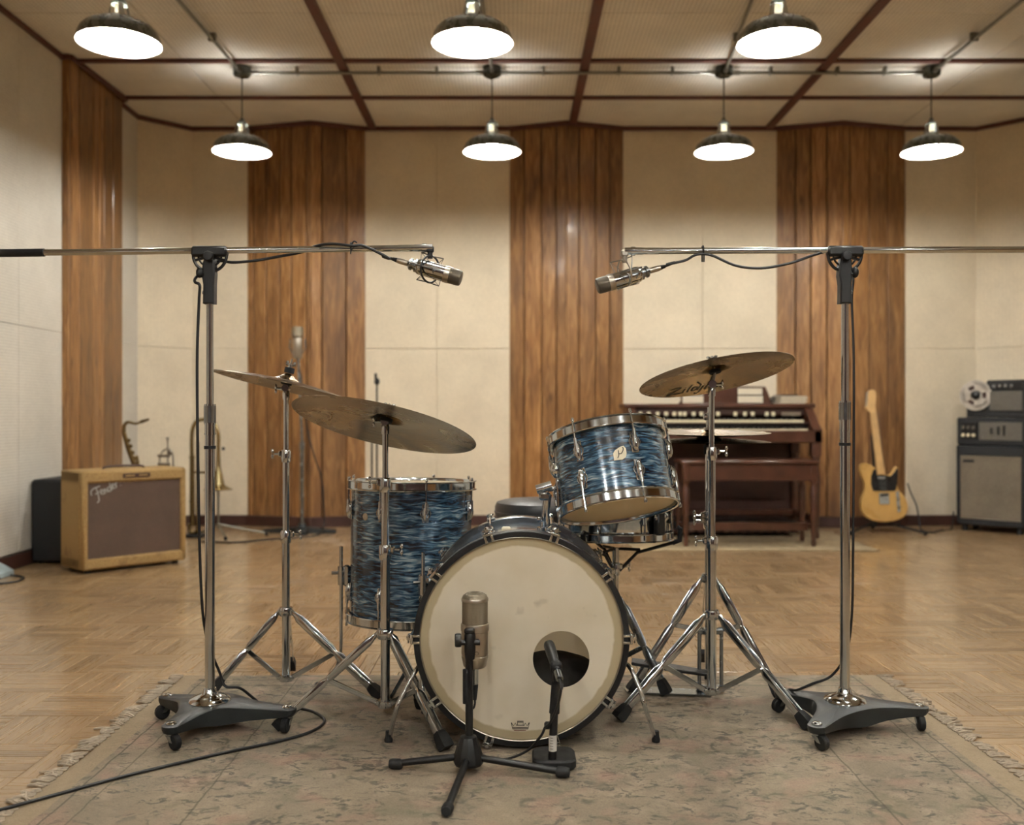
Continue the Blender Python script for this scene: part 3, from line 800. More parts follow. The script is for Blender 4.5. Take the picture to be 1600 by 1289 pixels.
# spurs
def spur(pts, tip):
    o = B().tube(spline(pts, 4), .0062, 10).build('spur', M_['chrome'], bass)
    t = V(tip); B().lathe([(0, 0), (.011, 0), (.012, .006), (.0085, .016), (.0085, .03), (0, .032)], 14, frame(t, V(pts[-1])-V(pts[-2]) if False else (0, 0, 1))).build('rubber_tip', M_['rubber'], o)
gl, gr_ = G(607, 1163), G(1025, 1163)
spur([(BX-.262, BY+.12, .22), P(655, 1040, 2.66), P(630, 1083, 2.62), P(619, 1110, 2.60), (gl.x+.004, gl.y, .022)], (gl.x, gl.y, .0075))
spur([(BX+.262, BY+.12, .22), P(982, 1040, 2.66), P(1000, 1078, 2.62), P(1008, 1105, 2.60), (gr_.x-.004, gr_.y, .022)], (gr_.x, gr_.y, .0075))
for sg in (-1, 1): B().box((BX+sg*.274, BY+.12, .225), (.02, .05, .05), bev=.006).build('spur_bracket', M_['chrome'], bass)

# ------------------------------------------------------------------ rack tom on the bass drum
ax = V((-.125, .30, .95)).normalized(); TR, TH_ = .163, .215
tc = P(957, 737, 2.83); tb = tc-ax*(TH_/2)
tom = thing('rack_tom', 'blue pearl rack tom tilted over the bass drum, with cream badge', 'drum', tb)
Mt = frame(tb, ax, (1, 0, 0))
drum_shell(tom, Mt, TR, TH_, [math.radians(a) for a in (-128, -72, -12, 45, 105, 172)], 'batter', 'clear_head', lz=.068)
# badge
ab = math.radians(-88); Tb_ = Mt @ Matrix.Rotation(ab, 4, 'Z') @ Matrix.Translation((TR+.0006, 0, .118)) @ Matrix.Rotation(math.pi/2, 4, 'Y') @ Matrix.Rotation(math.pi/2, 4, 'Z')
bd = [(-.0185, -.0185), (.004, -.0185), (.0145, -.013), (.0185, -.002), (.0185, .012), (.0135, .020), (.004, .0185), (-.012, .010), (-.0185, .002)]
bo = B().prism(bd, 0, .0012, Tb_, .0004).build('badge', M_['ivory'], tom, label='cream leaf shaped badge with a dark letter P', smooth=False)
pm = B(); Tp = Tb_ @ Matrix.Translation((0, 0, .0012))
stroke(pm, [(-.003, .009), (-.0035, .001), (-.004, -.006), (-.008, -.013)], .0024, Tp); stroke(pm, [(-.0035, -.001), (.003, -.0015), (.008, .004), (.0115, .012), (.009, .0165)], .0024, Tp)
pm.build('letter', M_['ink'], bo, smooth=False)
# mount
arm = B(); arm.tube(spline([P(871, 700, 2.83), P(872, 735, 2.82), P(872, 752, 2.81), P(868, 762, 2.81), P(855, 765, 2.81)], 5), .0068, 12); arm.build('mount_arm', M_['chrome'], tom)
kb = B(); kb.lathe([(0, 0), (.028, 0), (.03, .004), (.018, .012), (.016, .022), (0, .022)], 20, frame(P(876, 733, 2.83), V((-.75, -.5, .1)))); kb.ball(P(869, 735, 2.815), (.016, .02, .024), 12)
kb.lathe([(0, 0), (.004, 0), (.004, .03), (0, .03)], 8, frame(P(872, 728, 2.80), (.9, -.3, .25))); kb.build('mount_bracket', M_['chrome'], tom)
ho = B(); ho.tube([P(849, 832, 2.82), P(856, 772, 2.81)], .0115, 14); ho.cyl(P(838, 765, 2.81), P(862, 758, 2.81), .0135, n=14)
ho.box(P(851, 775, 2.81), (.034, .034, .024), bev=.006); ho.ball(P(843, 812, 2.805), .009, 8); ho.cyl(P(848, 838, 2.82), P(849, 824, 2.82), .019, n=16)
ho.tube([P(872, 760, 2.80), P(874, 800, 2.80)], .006, 8)
ho.build('mount_post', M_['chrome'], tom)

# ------------------------------------------------------------------ floor tom
FX, FY, FZ, FR, FH = xat(641, 3.23), 3.23, .248, .2, .435
ft = thing('floor_tom', 'deep blue pearl floor tom standing on chrome legs beside the bass drum', 'drum', (FX, FY, 0))
Mf = frame((FX, FY, FZ), V((.012, .03, 1)))
drum_shell(ft, Mf, FR, FH, [math.radians(a) for a in (-160, -112, -72, -18, 30, 75, 120, 165)], 'batter', 'clear_head', lz=.085)
B().lathe([(0, 0), (.0115, 0), (.0115, .0015), (.009, .003), (0, .003)], 18, Mf @ Matrix.Rotation(math.radians(-131), 4, 'Z') @ Matrix.Translation((FR, 0, .335)) @ Matrix.Rotation(math.pi/2, 4, 'Y')).build('vent_badge', M_['nickel'], ft)
def ftleg(ang, foot, up):
    a = math.radians(ang); r = FR+.026; x, y = FX+r*math.cos(a), FY+r*math.sin(a)
    leg = B().tube(spline([(x, y, up), (x, y, .25), (x-.004, y, .12), ((x+foot[0])/2, (y+foot[1])/2, .045), (foot[0], foot[1], .018)], 5), .0058, 10).build('leg', M_['chrome'], ft)
    B().lathe([(0, 0), (.013, 0), (.012, .012), (.008, .026), (0, .028)], 12, Matrix.Translation((foot[0], foot[1], .0075 if foot[1] < 3.38 else 0.001))).build('rubber_foot', M_['rubber'], leg)
    br = B(); br.box((FX+(FR+.008)*math.cos(a), FY+(FR+.008)*math.sin(a), .385), (.022, .022, .07), Matrix(), .006)
    br.cyl((x, y, .355), (x, y, .415), .0115, n=12); br.ball((x-.018*math.sin(a), y, .40), .011, 8); br.cyl((x, y, .395), (x-.03, y-.01, .395), .006, n=8)
    br.build('leg_bracket', M_['chrome'], ft)
f1 = G(497, 1082); ftleg(190, (f1.x, f1.y), P(536, 853, 3.2).z); ftleg(-74, (FX+.075, FY-.275), P(661, 864, 3.0).z); ftleg(60, (FX+.14, FY+.25), .5)

# ------------------------------------------------------------------ snare on its stand
SX, SY = xat(962, 3.2), 3.2
sn = thing('snare_drum', 'chrome snare drum half hidden under the tilted rack tom', 'drum', (SX, SY, .515))
Ms = frame((SX, SY, .515), V((0, .05, 1)))
B().lathe([(.178, 0), (.178, .055), (.182, .06), (.182, .075), (.178, .08), (.178, .135)], 64, Ms).build('shell', M_['chrome'], sn)
for (z0, fl, nm) in ((.118, 0, 'top_hoop'), (.017, 1, 'bottom_hoop')):
    B().lathe(hoop(.184, .028), 64, Ms @ Matrix.Translation((0, 0, z0)) @ (Matrix.Rotation(math.pi, 4, 'X') if fl else Matrix()), loop=True).build(nm, M_['chrome'], sn)
B().lathe([(0, .138), (.175, .138), (.184, .13)], 48, Ms).build('batter_head', M_['headwhite'], sn)
B().lathe([(.184, .005), (.175, -.003), (0, -.003)], 48, Ms).build('bottom_head', M_['clear_head'], sn)
for k in range(8):
    T = Ms @ Matrix.Rotation(math.radians(22.5+45*k), 4, 'Z') @ Matrix.Translation((.178, 0, .0675))
    lm = B(); lm.box((.006, 0, 0), (.012, .018, .05), bev=.004); lm.cyl((.011, 0, -.07), (.011, 0, .07), .003, n=8); lm.v = [T @ p for p in lm.v]; lm.build('lug', M_['chrome'], sn)
st = B(); st.box((0, 0, 0), (.024, .035, .075), Ms @ Matrix.Rotation(math.radians(-52), 4, 'Z') @ Matrix.Translation((.196, 0, .05)), .005); st.build('strainer', M_['black'], sn)
# ------------------------------------------------------------------ stands
def tripod(root, c, hub_z, brk_z, feet, hub_r=.022, mid=.5, mat='chrome', brace=True, rail=.0066, gap=.0098, footsz=.03, z0=.0075):
    c = V((c[0], c[1], 0)); hub = B(); hub.lathe([(.012, -.014), (.021, -.014), (.023, -.01), (.023, .01), (.021, .014), (.012, .014)], 20, Matrix.Translation((c.x, c.y, hub_z)), loop=True)
    bk = B(); bk.lathe([(.0, -.008), (.021, -.008), (.023, 0), (.021, .012), (0, .012)], 20, Matrix.Translation((c.x, c.y, brk_z)))
    for f in feet:
        f = V((f[0], f[1], 0)); o = (f-c).normalized(); h = V((c.x, c.y, hub_z))+o*hub_r; e = f+V((0, 0, z0+.012)); d = e-h; L = d.length; u = d/L
        t = u.cross(V((0, 0, 1))).normalized(); mb = B()
        prof = [(0, .25), (.04, .35), (.09, 1), (mid-.05, 1), (mid, .35), (mid+.05, 1), (.90, 1), (.95, .45), (1-.02/L, .4)]
        drop = V((0, 0, 0))
        for s in (-1, 1): mb.strip([h+u*(L*k)+t*(s*gap*wv) for (k, wv) in prof], V((0, 0, 1)), [rail*(1.5+1.9*min(1, wv)) for (k, wv) in prof], .0045)
        hub.box(h-o*.006, (.02, .02, .02), bev=.004)
        lg = mb.build('leg', M_[mat], root)
        fm = B(); Mf_ = frame(e-u*.06, u, t)
        for (z, a, b) in (): pass
        q = [(-.010, .0), (-.012, .012), (-.0135, .05), (-.0135, .062)]
        vs = []; lv = [(.014, .012, .010), (.022, .0145, .0125), (.050, .0175, .0155), (.064, .017, .015)]
        for (z, a, b) in lv:
            for (sx, sy) in ((-1, -1), (1, -1), (1, 1), (-1, 1)): vs.append(Mf_ @ V((sx*a, sy*b, z)))
        fs = [(3, 2, 1, 0), (12, 13, 14, 15)]
        for l in range(3):
            for k in range(4): fs.append((l*4+k, l*4+(k+1) % 4, l*4+4+(k+1) % 4, l*4+4+k))
        zmin = min(p.z for p in vs)
        if zmin < z0:
            for p in vs: p.z = max(p.z, z0)
        fm.add(vs, fs).build('rubber_foot', M_['rubber'], lg, smooth=False)
        if brace:
            m = h+u*(L*mid); b0 = V((c.x, c.y, brk_z+.004))+o*.02
            bm = B()
            w_ = t*.004; dd = (b0-m).normalized(); th = dd.cross(t).normalized()*.002
            for s in (1,):
                vv = [m+w_+th, m-w_+th, m-w_-th, m+w_-th, b0+w_+th, b0-w_+th, b0-w_-th, b0+w_-th]
                bm.add(vv, [(0,1,2,3),(7,6,5,4),(0,4,5,1),(1,5,6,2),(2,6,7,3),(3,7,4,0)])
            bm.strip([m, b0], V((0, 0, 1)), .016, .006); bm.ball(m, .008, 8); bm.build('brace', M_[mat], root)
            bk.box(b0, (.018, .018, .014), bev=.003)
    hub.build('leg_hub', M_[mat], root); bk.build('lower_bracket', M_[mat], root)
def collar(root, c, z, r, side=1, mat='chrome', ang=0.0):
    mb = B(); mb.lathe([(r*.8, -.022), (r+.003, -.022), (r+.005, -.012), (r+.005, .014), (r+.002, .02), (r*.8, .02)], 18, Matrix.Translation((c[0], c[1], z)), loop=True)
    mb.box((c[0]+side*(r+.006)*math.cos(ang), c[1]-(r+.006)*math.sin(ang), z+.006), (.016, .016, .02), bev=.004)
    o = mb.build('height_collar', M_[mat], root)
    w_ = B(); dx = V((side*math.cos(ang), -math.sin(ang), 0)); p = V((c[0], c[1], z+.006))+dx*(r+.01)
    w_.cyl(p, p+dx*.018, .0035, n=8); e = p+dx*.02
    for s in (-1, 1): w_.ball(e+V((0, 0, s*.009))+dx*.004, (.005, .004, .009), 8)
    w_.build('wing_bolt', M_[mat], o)
def bow(r, R, dome=.035, rb=.055, drop=.028):
    """height of a cymbal's upper face at radius r"""
    if r < rb: return dome*.42*(math.cos(r/rb*math.pi)*.5+.5)+ (0 if True else 0)
    return -drop*((r-rb)/(R-rb))**1.6
def cymbal(name, label, c, nrm, R, xh=(1, 0, 0), hb=.042, drop=.022, group=None):
    M = frame(c, nrm, xh); rb = R*.17+.012; pr = []
    N = 40
    def zz(r): return hb*.6*(.5+.5*math.cos(math.pi*min(1, r/rb)))-drop*max(0, (r-rb)/(R-rb))**1.5-hb*.6
    rs = [.006+(R-.006)*i/N for i in range(N+1)]
    up = [(r, zz(r)+.0012) for r in rs]; dn = [(r, zz(r)) for r in rs]
    dn[-1] = (R, zz(R)+.0004); up[-1] = (R-.0003, zz(R)+.0009)
    mb = B().lathe(dn[::-1]+up, 80, None, loop=True) if False else B().lathe((up[::-1]+dn), 80, None, loop=True)
    o = mb.build(name, M_['bronze'], ang=60); o.matrix_world = M
    # profile runs outside-in on top then inside-out below: flip so faces look outwards
    bm = bmesh.new(); bm.from_mesh(o.data); bmesh.ops.recalc_face_normals(bm, faces=bm.faces); bm.to_mesh(o.data); bm.free()
    tag(o, label, 'cymbal', group); return o, M, zz
def cymbal_stand(name, label, c, hub_z, brk_z, feet, cols, tilt_z, ctr, nrm, radii=(.0135, .0112, .0085), side=-1, group='cymbal stands', short=True):
    rt = thing(name, label, 'stand', (c[0], c[1], 0), group=group)
    tripod(rt, c, hub_z, brk_z, feet)
    B().cyl((c[0], c[1], brk_z), (c[0], c[1], cols[0]), radii[0], n=20).build('lower_tube', M_['chrome'], rt)
    B().cyl((c[0], c[1], cols[0]-.05), (c[0], c[1], cols[1]), radii[1], n=20).build('middle_tube', M_['chrome'], rt)
    B().cyl((c[0], c[1], cols[1]-.05), (c[0], c[1], tilt_z), radii[2], n=16).build('upper_tube', M_['chrome'], rt)
    collar(rt, c, cols[0], radii[0], side=-side); collar(rt, c, cols[1], radii[1], side=side)
    n = V(nrm).normalized(); ctr = V(ctr); top = V((c[0], c[1], tilt_z))
    ti = B(); ti.lathe([(0, -.03), (.011, -.03), (.012, -.01), (.009, .0), (0, .0)], 14, Matrix.Translation(top)); ti.cyl(top+V((0, -.014, .008)), top+V((0, .014, .008)), .012, n=14)
    ti.cyl(top+V((side*.012, -.004, .006)), top+V((side*.03, -.008, .006)), .004, n=8); ti.ball(top+V((side*.032, -.008, .012)), (.004, .004, .010), 8); ti.ball(top+V((side*.032, -.008, -.002)), (.004, .004, .009), 8)
    tl = ti.build('tilter', M_['chrome'], rt)
    B().cyl(top+V((0, 0, .01)), ctr-n*.03, .0085, .005, 12).build('tilter_rod', M_['chrome_dull'], rt)
    B().cyl(ctr-n*.035, ctr+n*(.018 if short else .05), .0035, n=10).build('cymbal_post', M_['chrome'], rt)
    B().lathe([(.004, -.037), (.018, -.037), (.019, -.033), (.019, -.029), (.018, -.0265), (.004, -.0265)], 20, frame(ctr, n), loop=True).build('lower_felt', M_['felt'], rt)
    hf = .45 if short else 1.0; Mw = frame(ctr, n) @ Matrix.Diagonal((1, 1, hf, 1))
    B().lathe([(.004, .003), (.016, .003), (.0165, .008), (.0165, .016), (.016, .02), (.004, .02)], 20, Mw, loop=True).build('upper_felt', M_['felt'], rt)
    wn = B(); wn.lathe([(.0036, .02), (.008, .02), (.008, .03), (.0036, .034)], 12, Mw, loop=True)
    for s in (-1, 1): wn.ball((s*.012, 0, .034), (.006, .003, .009), 8, Mw)
    wn.build('wing_nut', M_['chrome'], rt)
    return rt
gp = lambda x, y: (G(x, y, .0075).x, G(x, y, .0075).y)
# ride, front left
rc = P(607, 640, 2.8); rn = V((.19, .26, .95)).normalized()
cymbal_stand('cymbal_stand', 'chrome stand in front of the floor tom holding the largest cymbal', (xat(602, 2.8), 2.8), P(602, 990, 2.8).z, P(602, 1100, 2.8).z,
             [gp(433, 1140), gp(697, 1174), gp(661, 1108)], (P(602, 862, 2.8).z, P(602, 757, 2.8).z), P(602, 662, 2.8).z, rc, rn)
cymbal('ride_cymbal', 'largest bronze cymbal, tilted, seen from below in front of the floor tom', rc, rn, .268, hb=.05, group='cymbals')
# crash, back left
cc = P(451, 584, 3.22); cn = V((.21, .085, .97)).normalized()
cymbal_stand('cymbal_stand', 'chrome stand beside the left boom stand holding the higher left cymbal', (xat(447, 3.22), 3.22), P(447, 955, 3.22).z, P(447, 1060, 3.22).z,
             [(G(334, 1085).x, G(334, 1085).y), gp(594, 1092), (xat(455, 3.4)-.01, 3.44)], (P(447, 838, 3.22).z, P(447, 712, 3.22).z), P(447, 610, 3.22).z, cc, cn, short=False)
cymbal('crash_cymbal', 'thin bronze cymbal at far left, seen almost edge on and partly behind the largest', cc, cn, .242, group='cymbals')
# crash, right, with lettering
zc = P(1114, 565, 3.0); zn = V((-.155, .215, .96)).normalized()
cymbal_stand('cymbal_stand', 'chrome double braced stand right of the tom holding the lettered cymbal', (xat(1112, 3.0), 3.0), P(1112, 960, 3.0).z, P(1112, 1080, 3.0).z,
             [gp(966, 1127), gp(1264, 1140), (xat(1112, 3.0)+.06, 3.33)], (P(1112, 848, 3.0).z, P(1112, 708, 3.0).z), P(1112, 604, 3.0).z, zc, zn, (.0145, .0115, .0085), side=1)
zo, Mz, zzf = cymbal('crash_cymbal', 'bronze cymbal with black script lettering, tilted above the organ', zc, zn, .238, group='cymbals')
ex = (V((1, 0, 0))-zn*zn.x).normalized(); ey = (-zn).cross(ex)
Mi = Mz.inverted().to_3x3(); lx, ly = Mi @ ex, Mi @ ey
def under(p):
    q = lx*p[0]+ly*p[1]; r = math.hypot(q.x, q.y); return V((q.x, q.y, zzf(r)-.0008+p[2]*-1))
tx = B(); S_ = .052; O_ = (-.125, -.190)
for pts in ([(.1, .95), (.35, 1.02), (.8, .98), (.45, .5), (0, .02), (.4, .08), (.95, -.02)], [(1.12, .62), (1.02, .05), (1.12, .0)], [(1.12, .86), (1.16, .9)], [(1.5, 1.1), (1.32, .1), (1.42, 0)],
            [(1.9, .55), (1.68, .6), (1.58, .15), (1.8, .05), (1.98, .5)], [(1.75, 1.5), (1.9, 1.2), (2.08, .8), (1.98, .1), (2.06, 0)], [(2.28, .62), (2.15, -.3), (1.95, -.55), (1.85, -.35)], [(2.3, .86), (2.34, .9)],
            [(2.55, .62), (2.45, .05), (2.55, 0)], [(2.56, .86), (2.6, .9)], [(3.0, .55), (2.8, .6), (2.7, .15), (2.88, .05), (3.04, .5), (2.98, .05), (3.08, 0)], [(3.25, .62), (3.2, 0), (3.28, .45), (3.48, .6), (3.45, .05), (3.55, 0)]):
    stroke(tx, pts, .0065, None, O_, S_, fn=under, k=4, th=.0004)
tx.build('lettering', M_['ink'], zo, local=True, smooth=False, label='black script lettering Zildjian')

# hi-hat
HX, HY = xat(1107, 3.2), 3.2
hh = thing('hi_hat_stand', 'chrome hi-hat stand with black pedal behind the lettered cymbal stand', 'stand', (HX, HY, 0))
tripod(hh, (HX, HY), P(1107, 903, 3.2).z, .20, [(G(985, 1084).x, 3.16), (G(1218, 1095).x, 3.12), (HX+.05, 3.56)], mid=.42)
B().cyl((HX, HY, .06), (HX, HY, .56), .0125, n=18).build('lower_tube', M_['chrome'], hh)
B().cyl((HX, HY, .54), (HX, HY, P(0, 690, 3.2).z-.03), .0105, n=16).build('upper_tube', M_['chrome'], hh)
collar(hh, (HX, HY), P(0, 808, 3.2).z, .0125, side=-1); collar(hh, (HX, HY), .56, .0125, side=-1)
B().cyl((HX, HY, .5), (HX, HY, P(0, 636, 3.2).z), .0032, n=8).build('pull_rod', M_['chrome'], hh)
zt = P(0, 681, 3.2).z
cl = B(); cl.cyl((HX, HY, zt+.028), (HX, HY, zt+.075), .008, n=12); cl.ball((HX-.012, HY-.012, zt+.062), (.008, .006, .012), 8); cl.cyl((HX, HY, zt+.02), (HX, HY, zt+.028), .016, n=14); cl.build('clutch', M_['chrome'], hh)
B().cyl((HX, HY, zt-.06), (HX, HY, zt-.03), .016, n=14).build('lower_felt', M_['felt'], hh)
fr = B()
for s in (-1, 1): fr.box((HX+s*.036, HY-.03, .11), (.012, .01, .2), bev=.003)
fr.box((HX, HY-.03, .205), (.085, .012, .016), bev=.003); fr.box((HX, HY-.03, .022), (.09, .03, .018), bev=.004); fr.build('pedal_frame', M_['chrome_dull'], hh)
pd = [(0, -.028), (.10, -.036), (.24, -.036), (.25, -.03), (.25, .03), (.24, .036), (.10, .036), (0, .028)]
Mp = frame((HX-.01, HY-.05, .07), V((.12, 0, 1)), (-1, .15, 0))
B().prism(pd, 0, .01, Mp, .003).build('footboard', M_['black'], hh)
B().prism([(0, -.03), (.27, -.036), (.28, .0), (.27, .036), (0, .03)], 0, .005, frame((HX, HY-.05, .009), (0, 0, 1), (-1, .15, 0))).build('heel_plate', M_['chrome_dull'], hh)
cymbal('hi_hat_cymbal', 'upper hi-hat cymbal seen edge on behind the cymbal stand', (HX, HY, zt+.022), (.0, -.005, 1), .2, hb=.05, drop=.012)
lo, _, _ = cymbal('hi_hat_cymbal', 'lower hi-hat cymbal, turned upside down under the upper one', (HX, HY, zt-.030), (.0, .03, -1), .2, hb=.05, drop=.012)

# snare stand
ss = thing('snare_stand', 'chrome basket stand carrying the snare drum behind the bass drum', 'stand', (SX, SY, 0))
tripod(ss, (SX, SY), .30, .11, [(G(1042, 1092).x, 3.13), (SX-.24, 3.08), (SX-.02, 3.52)], mid=.5, mat='chrome_dull')
B().cyl((SX, SY, .1), (SX, SY, .44), .0105, n=16).build('tube', M_['chrome'], ss)
collar(ss, (SX, SY), P(0, 888, 3.2).z, .0105, side=1)
bs = B(); bs.cyl((SX, SY, .43), (SX, SY, .475), .012, n=14); bs.build('basket_hub', M_['chrome'], ss)
for k in range(3):
    a = math.radians(-90+120*k+(-35)); o = V((math.cos(a), math.sin(a), 0)); c0 = V((SX, SY, 0))
    am = B().tube([c0+o*.012+V((0, 0, .40)), c0+o*.07+V((0, 0, .46)), c0+o*.19+V((0, 0, .495))], .0055, 8); am.tube([c0+o*.012+V((0, 0, .472)), c0+o*.08+V((0, 0, .470))], .005, 8)
    ao = am.build('basket_arm', M_['black'], ss)
    g = B().tube([c0+o*.185+V((0, 0, .494)), c0+o*.208+V((0, 0, .502)), c0+o*.21+V((0, 0, .54)), c0+o*.2+V((0, 0, .545))], .0085, 8); g.build('grip', M_['rubber'], ao)

# throne
TX, TY = xat(843, 3.75), 3.75
th = thing('drum_throne', 'round black padded drum stool behind the bass drum', 'stool', (TX, TY, 0))
zt_ = P(0, 779, 3.75).z
B().lathe([(0, 0), (.15, 0), (.168, .012), (.172, .03), (.172, .058), (.165, .074), (.14, .082), (.08, .086), (0, .087)], 48, Matrix.Translation((TX, TY, zt_-.087))).build('seat', M_['leather'], th)
B().lathe([(.1715, .034), (.1745, .036), (.1745, .04), (.1715, .042)], 48, Matrix.Translation((TX, TY, zt_-.087)), loop=True).build('piping', M_['leather'], th)
B().cyl((TX, TY, .12), (TX, TY, zt_-.08), .0125, n=14).build('post', M_['chrome'], th)
tripod(th, (TX, TY), .33, .13, [(TX+.24*math.cos(a), TY+.24*math.sin(a)) for a in (1.2, 3.3, 5.4)], z0=.001)

# ------------------------------------------------------------------ overhead boom stands
def boom_stand(label, c, cast, grp, dome_top, clampz, bdir, near, far_, sleeve_z, grip, knob_side):
    """c: column (x,y); cast: floor points of the casters; near/far_: boom reach towards and away from the mic"""
    rt = thing('boom_stand', label, 'stand', (c[0], c[1], 0), group=grp)
    C = V((c[0], c[1], 0)); z0 = .0075
    tips = [V((p[0], p[1], 0))-C for p in cast]; tips.sort(key=lambda t: math.atan2(t.y, t.x))
    out = []
    for i, t in enumerate(tips):
        nx_ = tips[(i+1) % 3]; o = t.normalized(); s = V((-o.y, o.x, 0)); L = t.length
        for k in range(7):
            a = -math.pi/2+math.pi*k/6; out.append((t+o*(.026*math.cos(a))+s*(.026*math.sin(a)), 0.0))
        bis = (t.normalized()+nx_.normalized())
        bis = bis.normalized() if bis.length > .05 else s
        out.append((t*.55+s*.040, .55)); out.append((bis*.088, 1.0)); o2 = nx_.normalized(); s2 = V((-o2.y, o2.x, 0)); out.append((nx_*.55-s2*.040, .55))
    ol = spline([V((p.x, p.y, h)) for (p, h) in out], 4, True)
    top = [C+V((p.x, p.y, .072+.012*max(0, min(1, p.z)))) for p in ol]; n = len(top)
    vs = []
    for f, dz in ((.0, .088), (.3, None), (.6, None), (.93, None)):
        for p in top:
            q = C+(p-C)*f; h = dz if dz else (.088+(p.z-.088)*f+.002); vs.append(V((q.x, q.y, h)))
    vs += [V(p) for p in top]; vs += [p-V((0, 0, .010)) for p in top]; vs += [C+(p-C)*.97+V((0, 0, p.z-.03-C.z)) for p in top]
    for k in range(n): vs[6*n+k].z = top[k].z-.020-.030*max(0, min(1, ol[k].z))
    fs = []
    for l in range(6):
        for k in range(n): fs.append((l*n+k, (l+1)*n+k, (l+1)*n+(k+1) % n, l*n+(k+1) % n))
    fs.append(tuple(6*n+k for k in range(n)))
    bm_ = B().add(vs, fs); bo_ = bm_.build('cast_base', M_['iron'], rt, ang=50)
    bm = bmesh.new(); bm.from_mesh(bo_.data); bmesh.ops.remove_doubles(bm, verts=bm.verts, dist=1e-6); bmesh.ops.recalc_face_normals(bm, faces=bm.faces); bm.to_mesh(bo_.data); bm.free()
    for t in tips:
        p = C+t; o = t.normalized()
        ca = B(); ca.cyl(p+V((0, 0, .042)), p+V((0, 0, .052)), .013, n=14)
        fw = V((o.y, -o.x, 0)) if o.x > 0 else V((o.x*.4-o.y, o.y*.4+o.x, 0)).normalized(); ax_ = V((-fw.y, fw.x, 0)); wc = p+fw*.016+V((0, 0, z0+.022))
        for s in (-1, 1): ca.add([p+ax_*s*.012+V((0, 0, .045))-fw*.01, p+ax_*s*.012+V((0, 0, .045))+fw*.012, wc+ax_*s*.012+fw*.006, wc+ax_*s*.012-fw*.006,
                                  p+ax_*s*.0135+V((0, 0, .045))-fw*.01, p+ax_*s*.0135+V((0, 0, .045))+fw*.012, wc+ax_*s*.0135+fw*.006, wc+ax_*s*.0135-fw*.006], [(0,1,2,3),(7,6,5,4),(0,4,5,1),(1,5,6,2),(2,6,7,3),(3,7,4,0)])
        cs = ca.build('caster', M_['chrome_dull'], rt)
        wl_ = B().lathe([(0, -.009), (.018, -.009), (.0215, -.006), (.0215, .006), (.018, .009), (0, .009)], 20, frame(wc, ax_)); wl_.build('wheel', M_['rubber'], cs)
        B().lathe([(0, .068), (.0145, .068), (.0145, .077), (.010, .081), (0, .0815)], 16, Matrix.Translation((p.x, p.y, 0))).build('bolt_cap', M_['chrome'], rt)
    B().lathe([(.058, .083), (.060, .086), (.056, .093), (.042, .100), (.024, .106), (.020, .112), (.017, .122), (0, .122)], 40, Matrix.Translation((c[0], c[1], 0))).build('base_dome', M_['chrome'], rt)
    B().cyl((c[0], c[1], .11), (c[0], c[1], sleeve_z), .0142, n=24).build('lower_tube', M_['chrome'], rt)
    sl = B(); nk = 28
    poly = []
    for k in range(nk): a = 2*math.pi*k/nk; r = .0172 if k % 2 else .016; poly.append((r*math.cos(a), r*math.sin(a)))
    sl.prism(poly, -.0, .05, Matrix.Translation((c[0], c[1], sleeve_z))); so = sl.build('knurled_sleeve', M_['chrome_dull'], rt)
    ee = B()
    for z in (-.034, -.004): ee.lathe([(.0, 0), (.0165, 0), (.0165, .005), (0, .005)], 18, Matrix.Translation((c[0], c[1], sleeve_z+z)))
    B().lathe([(.0, 0), (.0165, 0), (.0165, .005), (0, .005)], 18, Matrix.Translation((c[0], c[1], sleeve_z+.05))).build('sleeve_cap', M_['chrome'], so)
    ee.lathe([(0, -.03), (.0152, -.03), (.0152, 0), (0, 0)], 18, Matrix.Translation((c[0], c[1], sleeve_z))); ee.build('sleeve_ring', M_['chrome'], so)
    B().lathe([(.013, 0), (.0168, 0), (.0168, .009), (.013, .009)], 18, Matrix.Translation((c[0], c[1], sleeve_z-.075)), loop=True).build('clip_band', M_['black'], rt)
    B().cyl((c[0], c[1], sleeve_z), (c[0], c[1], clampz-.10), .0106, n=20).build('upper_tube', M_['chrome'], rt)
    # clamp head, a slotted half wheel
    O = V((c[0], c[1], clampz)); bd = V(bdir).normalized()
    def A(x, y, z): return O+V((x, y, z))
    ch = B(); ch.box(A(0, 0, -.003), (.104, .03, .03), bev=.006)
    for R_, r_ in ((.0485, .0048), (.034, .003)):
        ch.tube([A(R_*math.cos(a), 0, -.012+R_*1.02*math.sin(a)) for a in [math.pi+math.pi*k/18 for k in range(19)]], r_, 8)
    for a in (math.radians(200), math.radians(245), math.radians(295), math.radians(340)):
        ch.tube([A(.008*math.cos(a), 0, -.016+.008*math.sin(a)), A(.047*math.cos(a), 0, -.012+.048*math.sin(a))], .004, 6)
    cho = ch.build('clamp_head', M_['black'], rt)
    sk = B(); sk.prism([(-.017, -.155), (.015, -.155), (.0155, -.10), (.0175, -.07), (.016, -.03), (.010, -.012), (-.010, -.012), (-.018, -.04), (-.020, -.075), (-.016, -.10)], -.021, .015, Matrix.Translation(O) @ Matrix.Rotation(math.pi/2, 4, 'X'), .004)
    sk.build('socket', M_['black'], cho)
    kn = B(); kn.lathe([(0, 0), (.013, 0), (.0145, .004), (.0145, .012), (.012, .016), (0, .017)], 20, frame(A(knob_side*-.004, -.02, -.02), (0, -1, 0))); kn.ball(A(knob_side*.026, -.012, -.066), (.011, .012, .016), 10); kn.cyl(A(knob_side*.012, -.012, -.07), A(knob_side*.03, -.012, -.07), .006, n=8)
    kn.build('clamp_knob', M_['black'], cho)
    B().box(A(-knob_side*-.018, 0, -.122), (.008, .012, .012), bev=.003).build('set_screw', M_['chrome_dull'], cho)
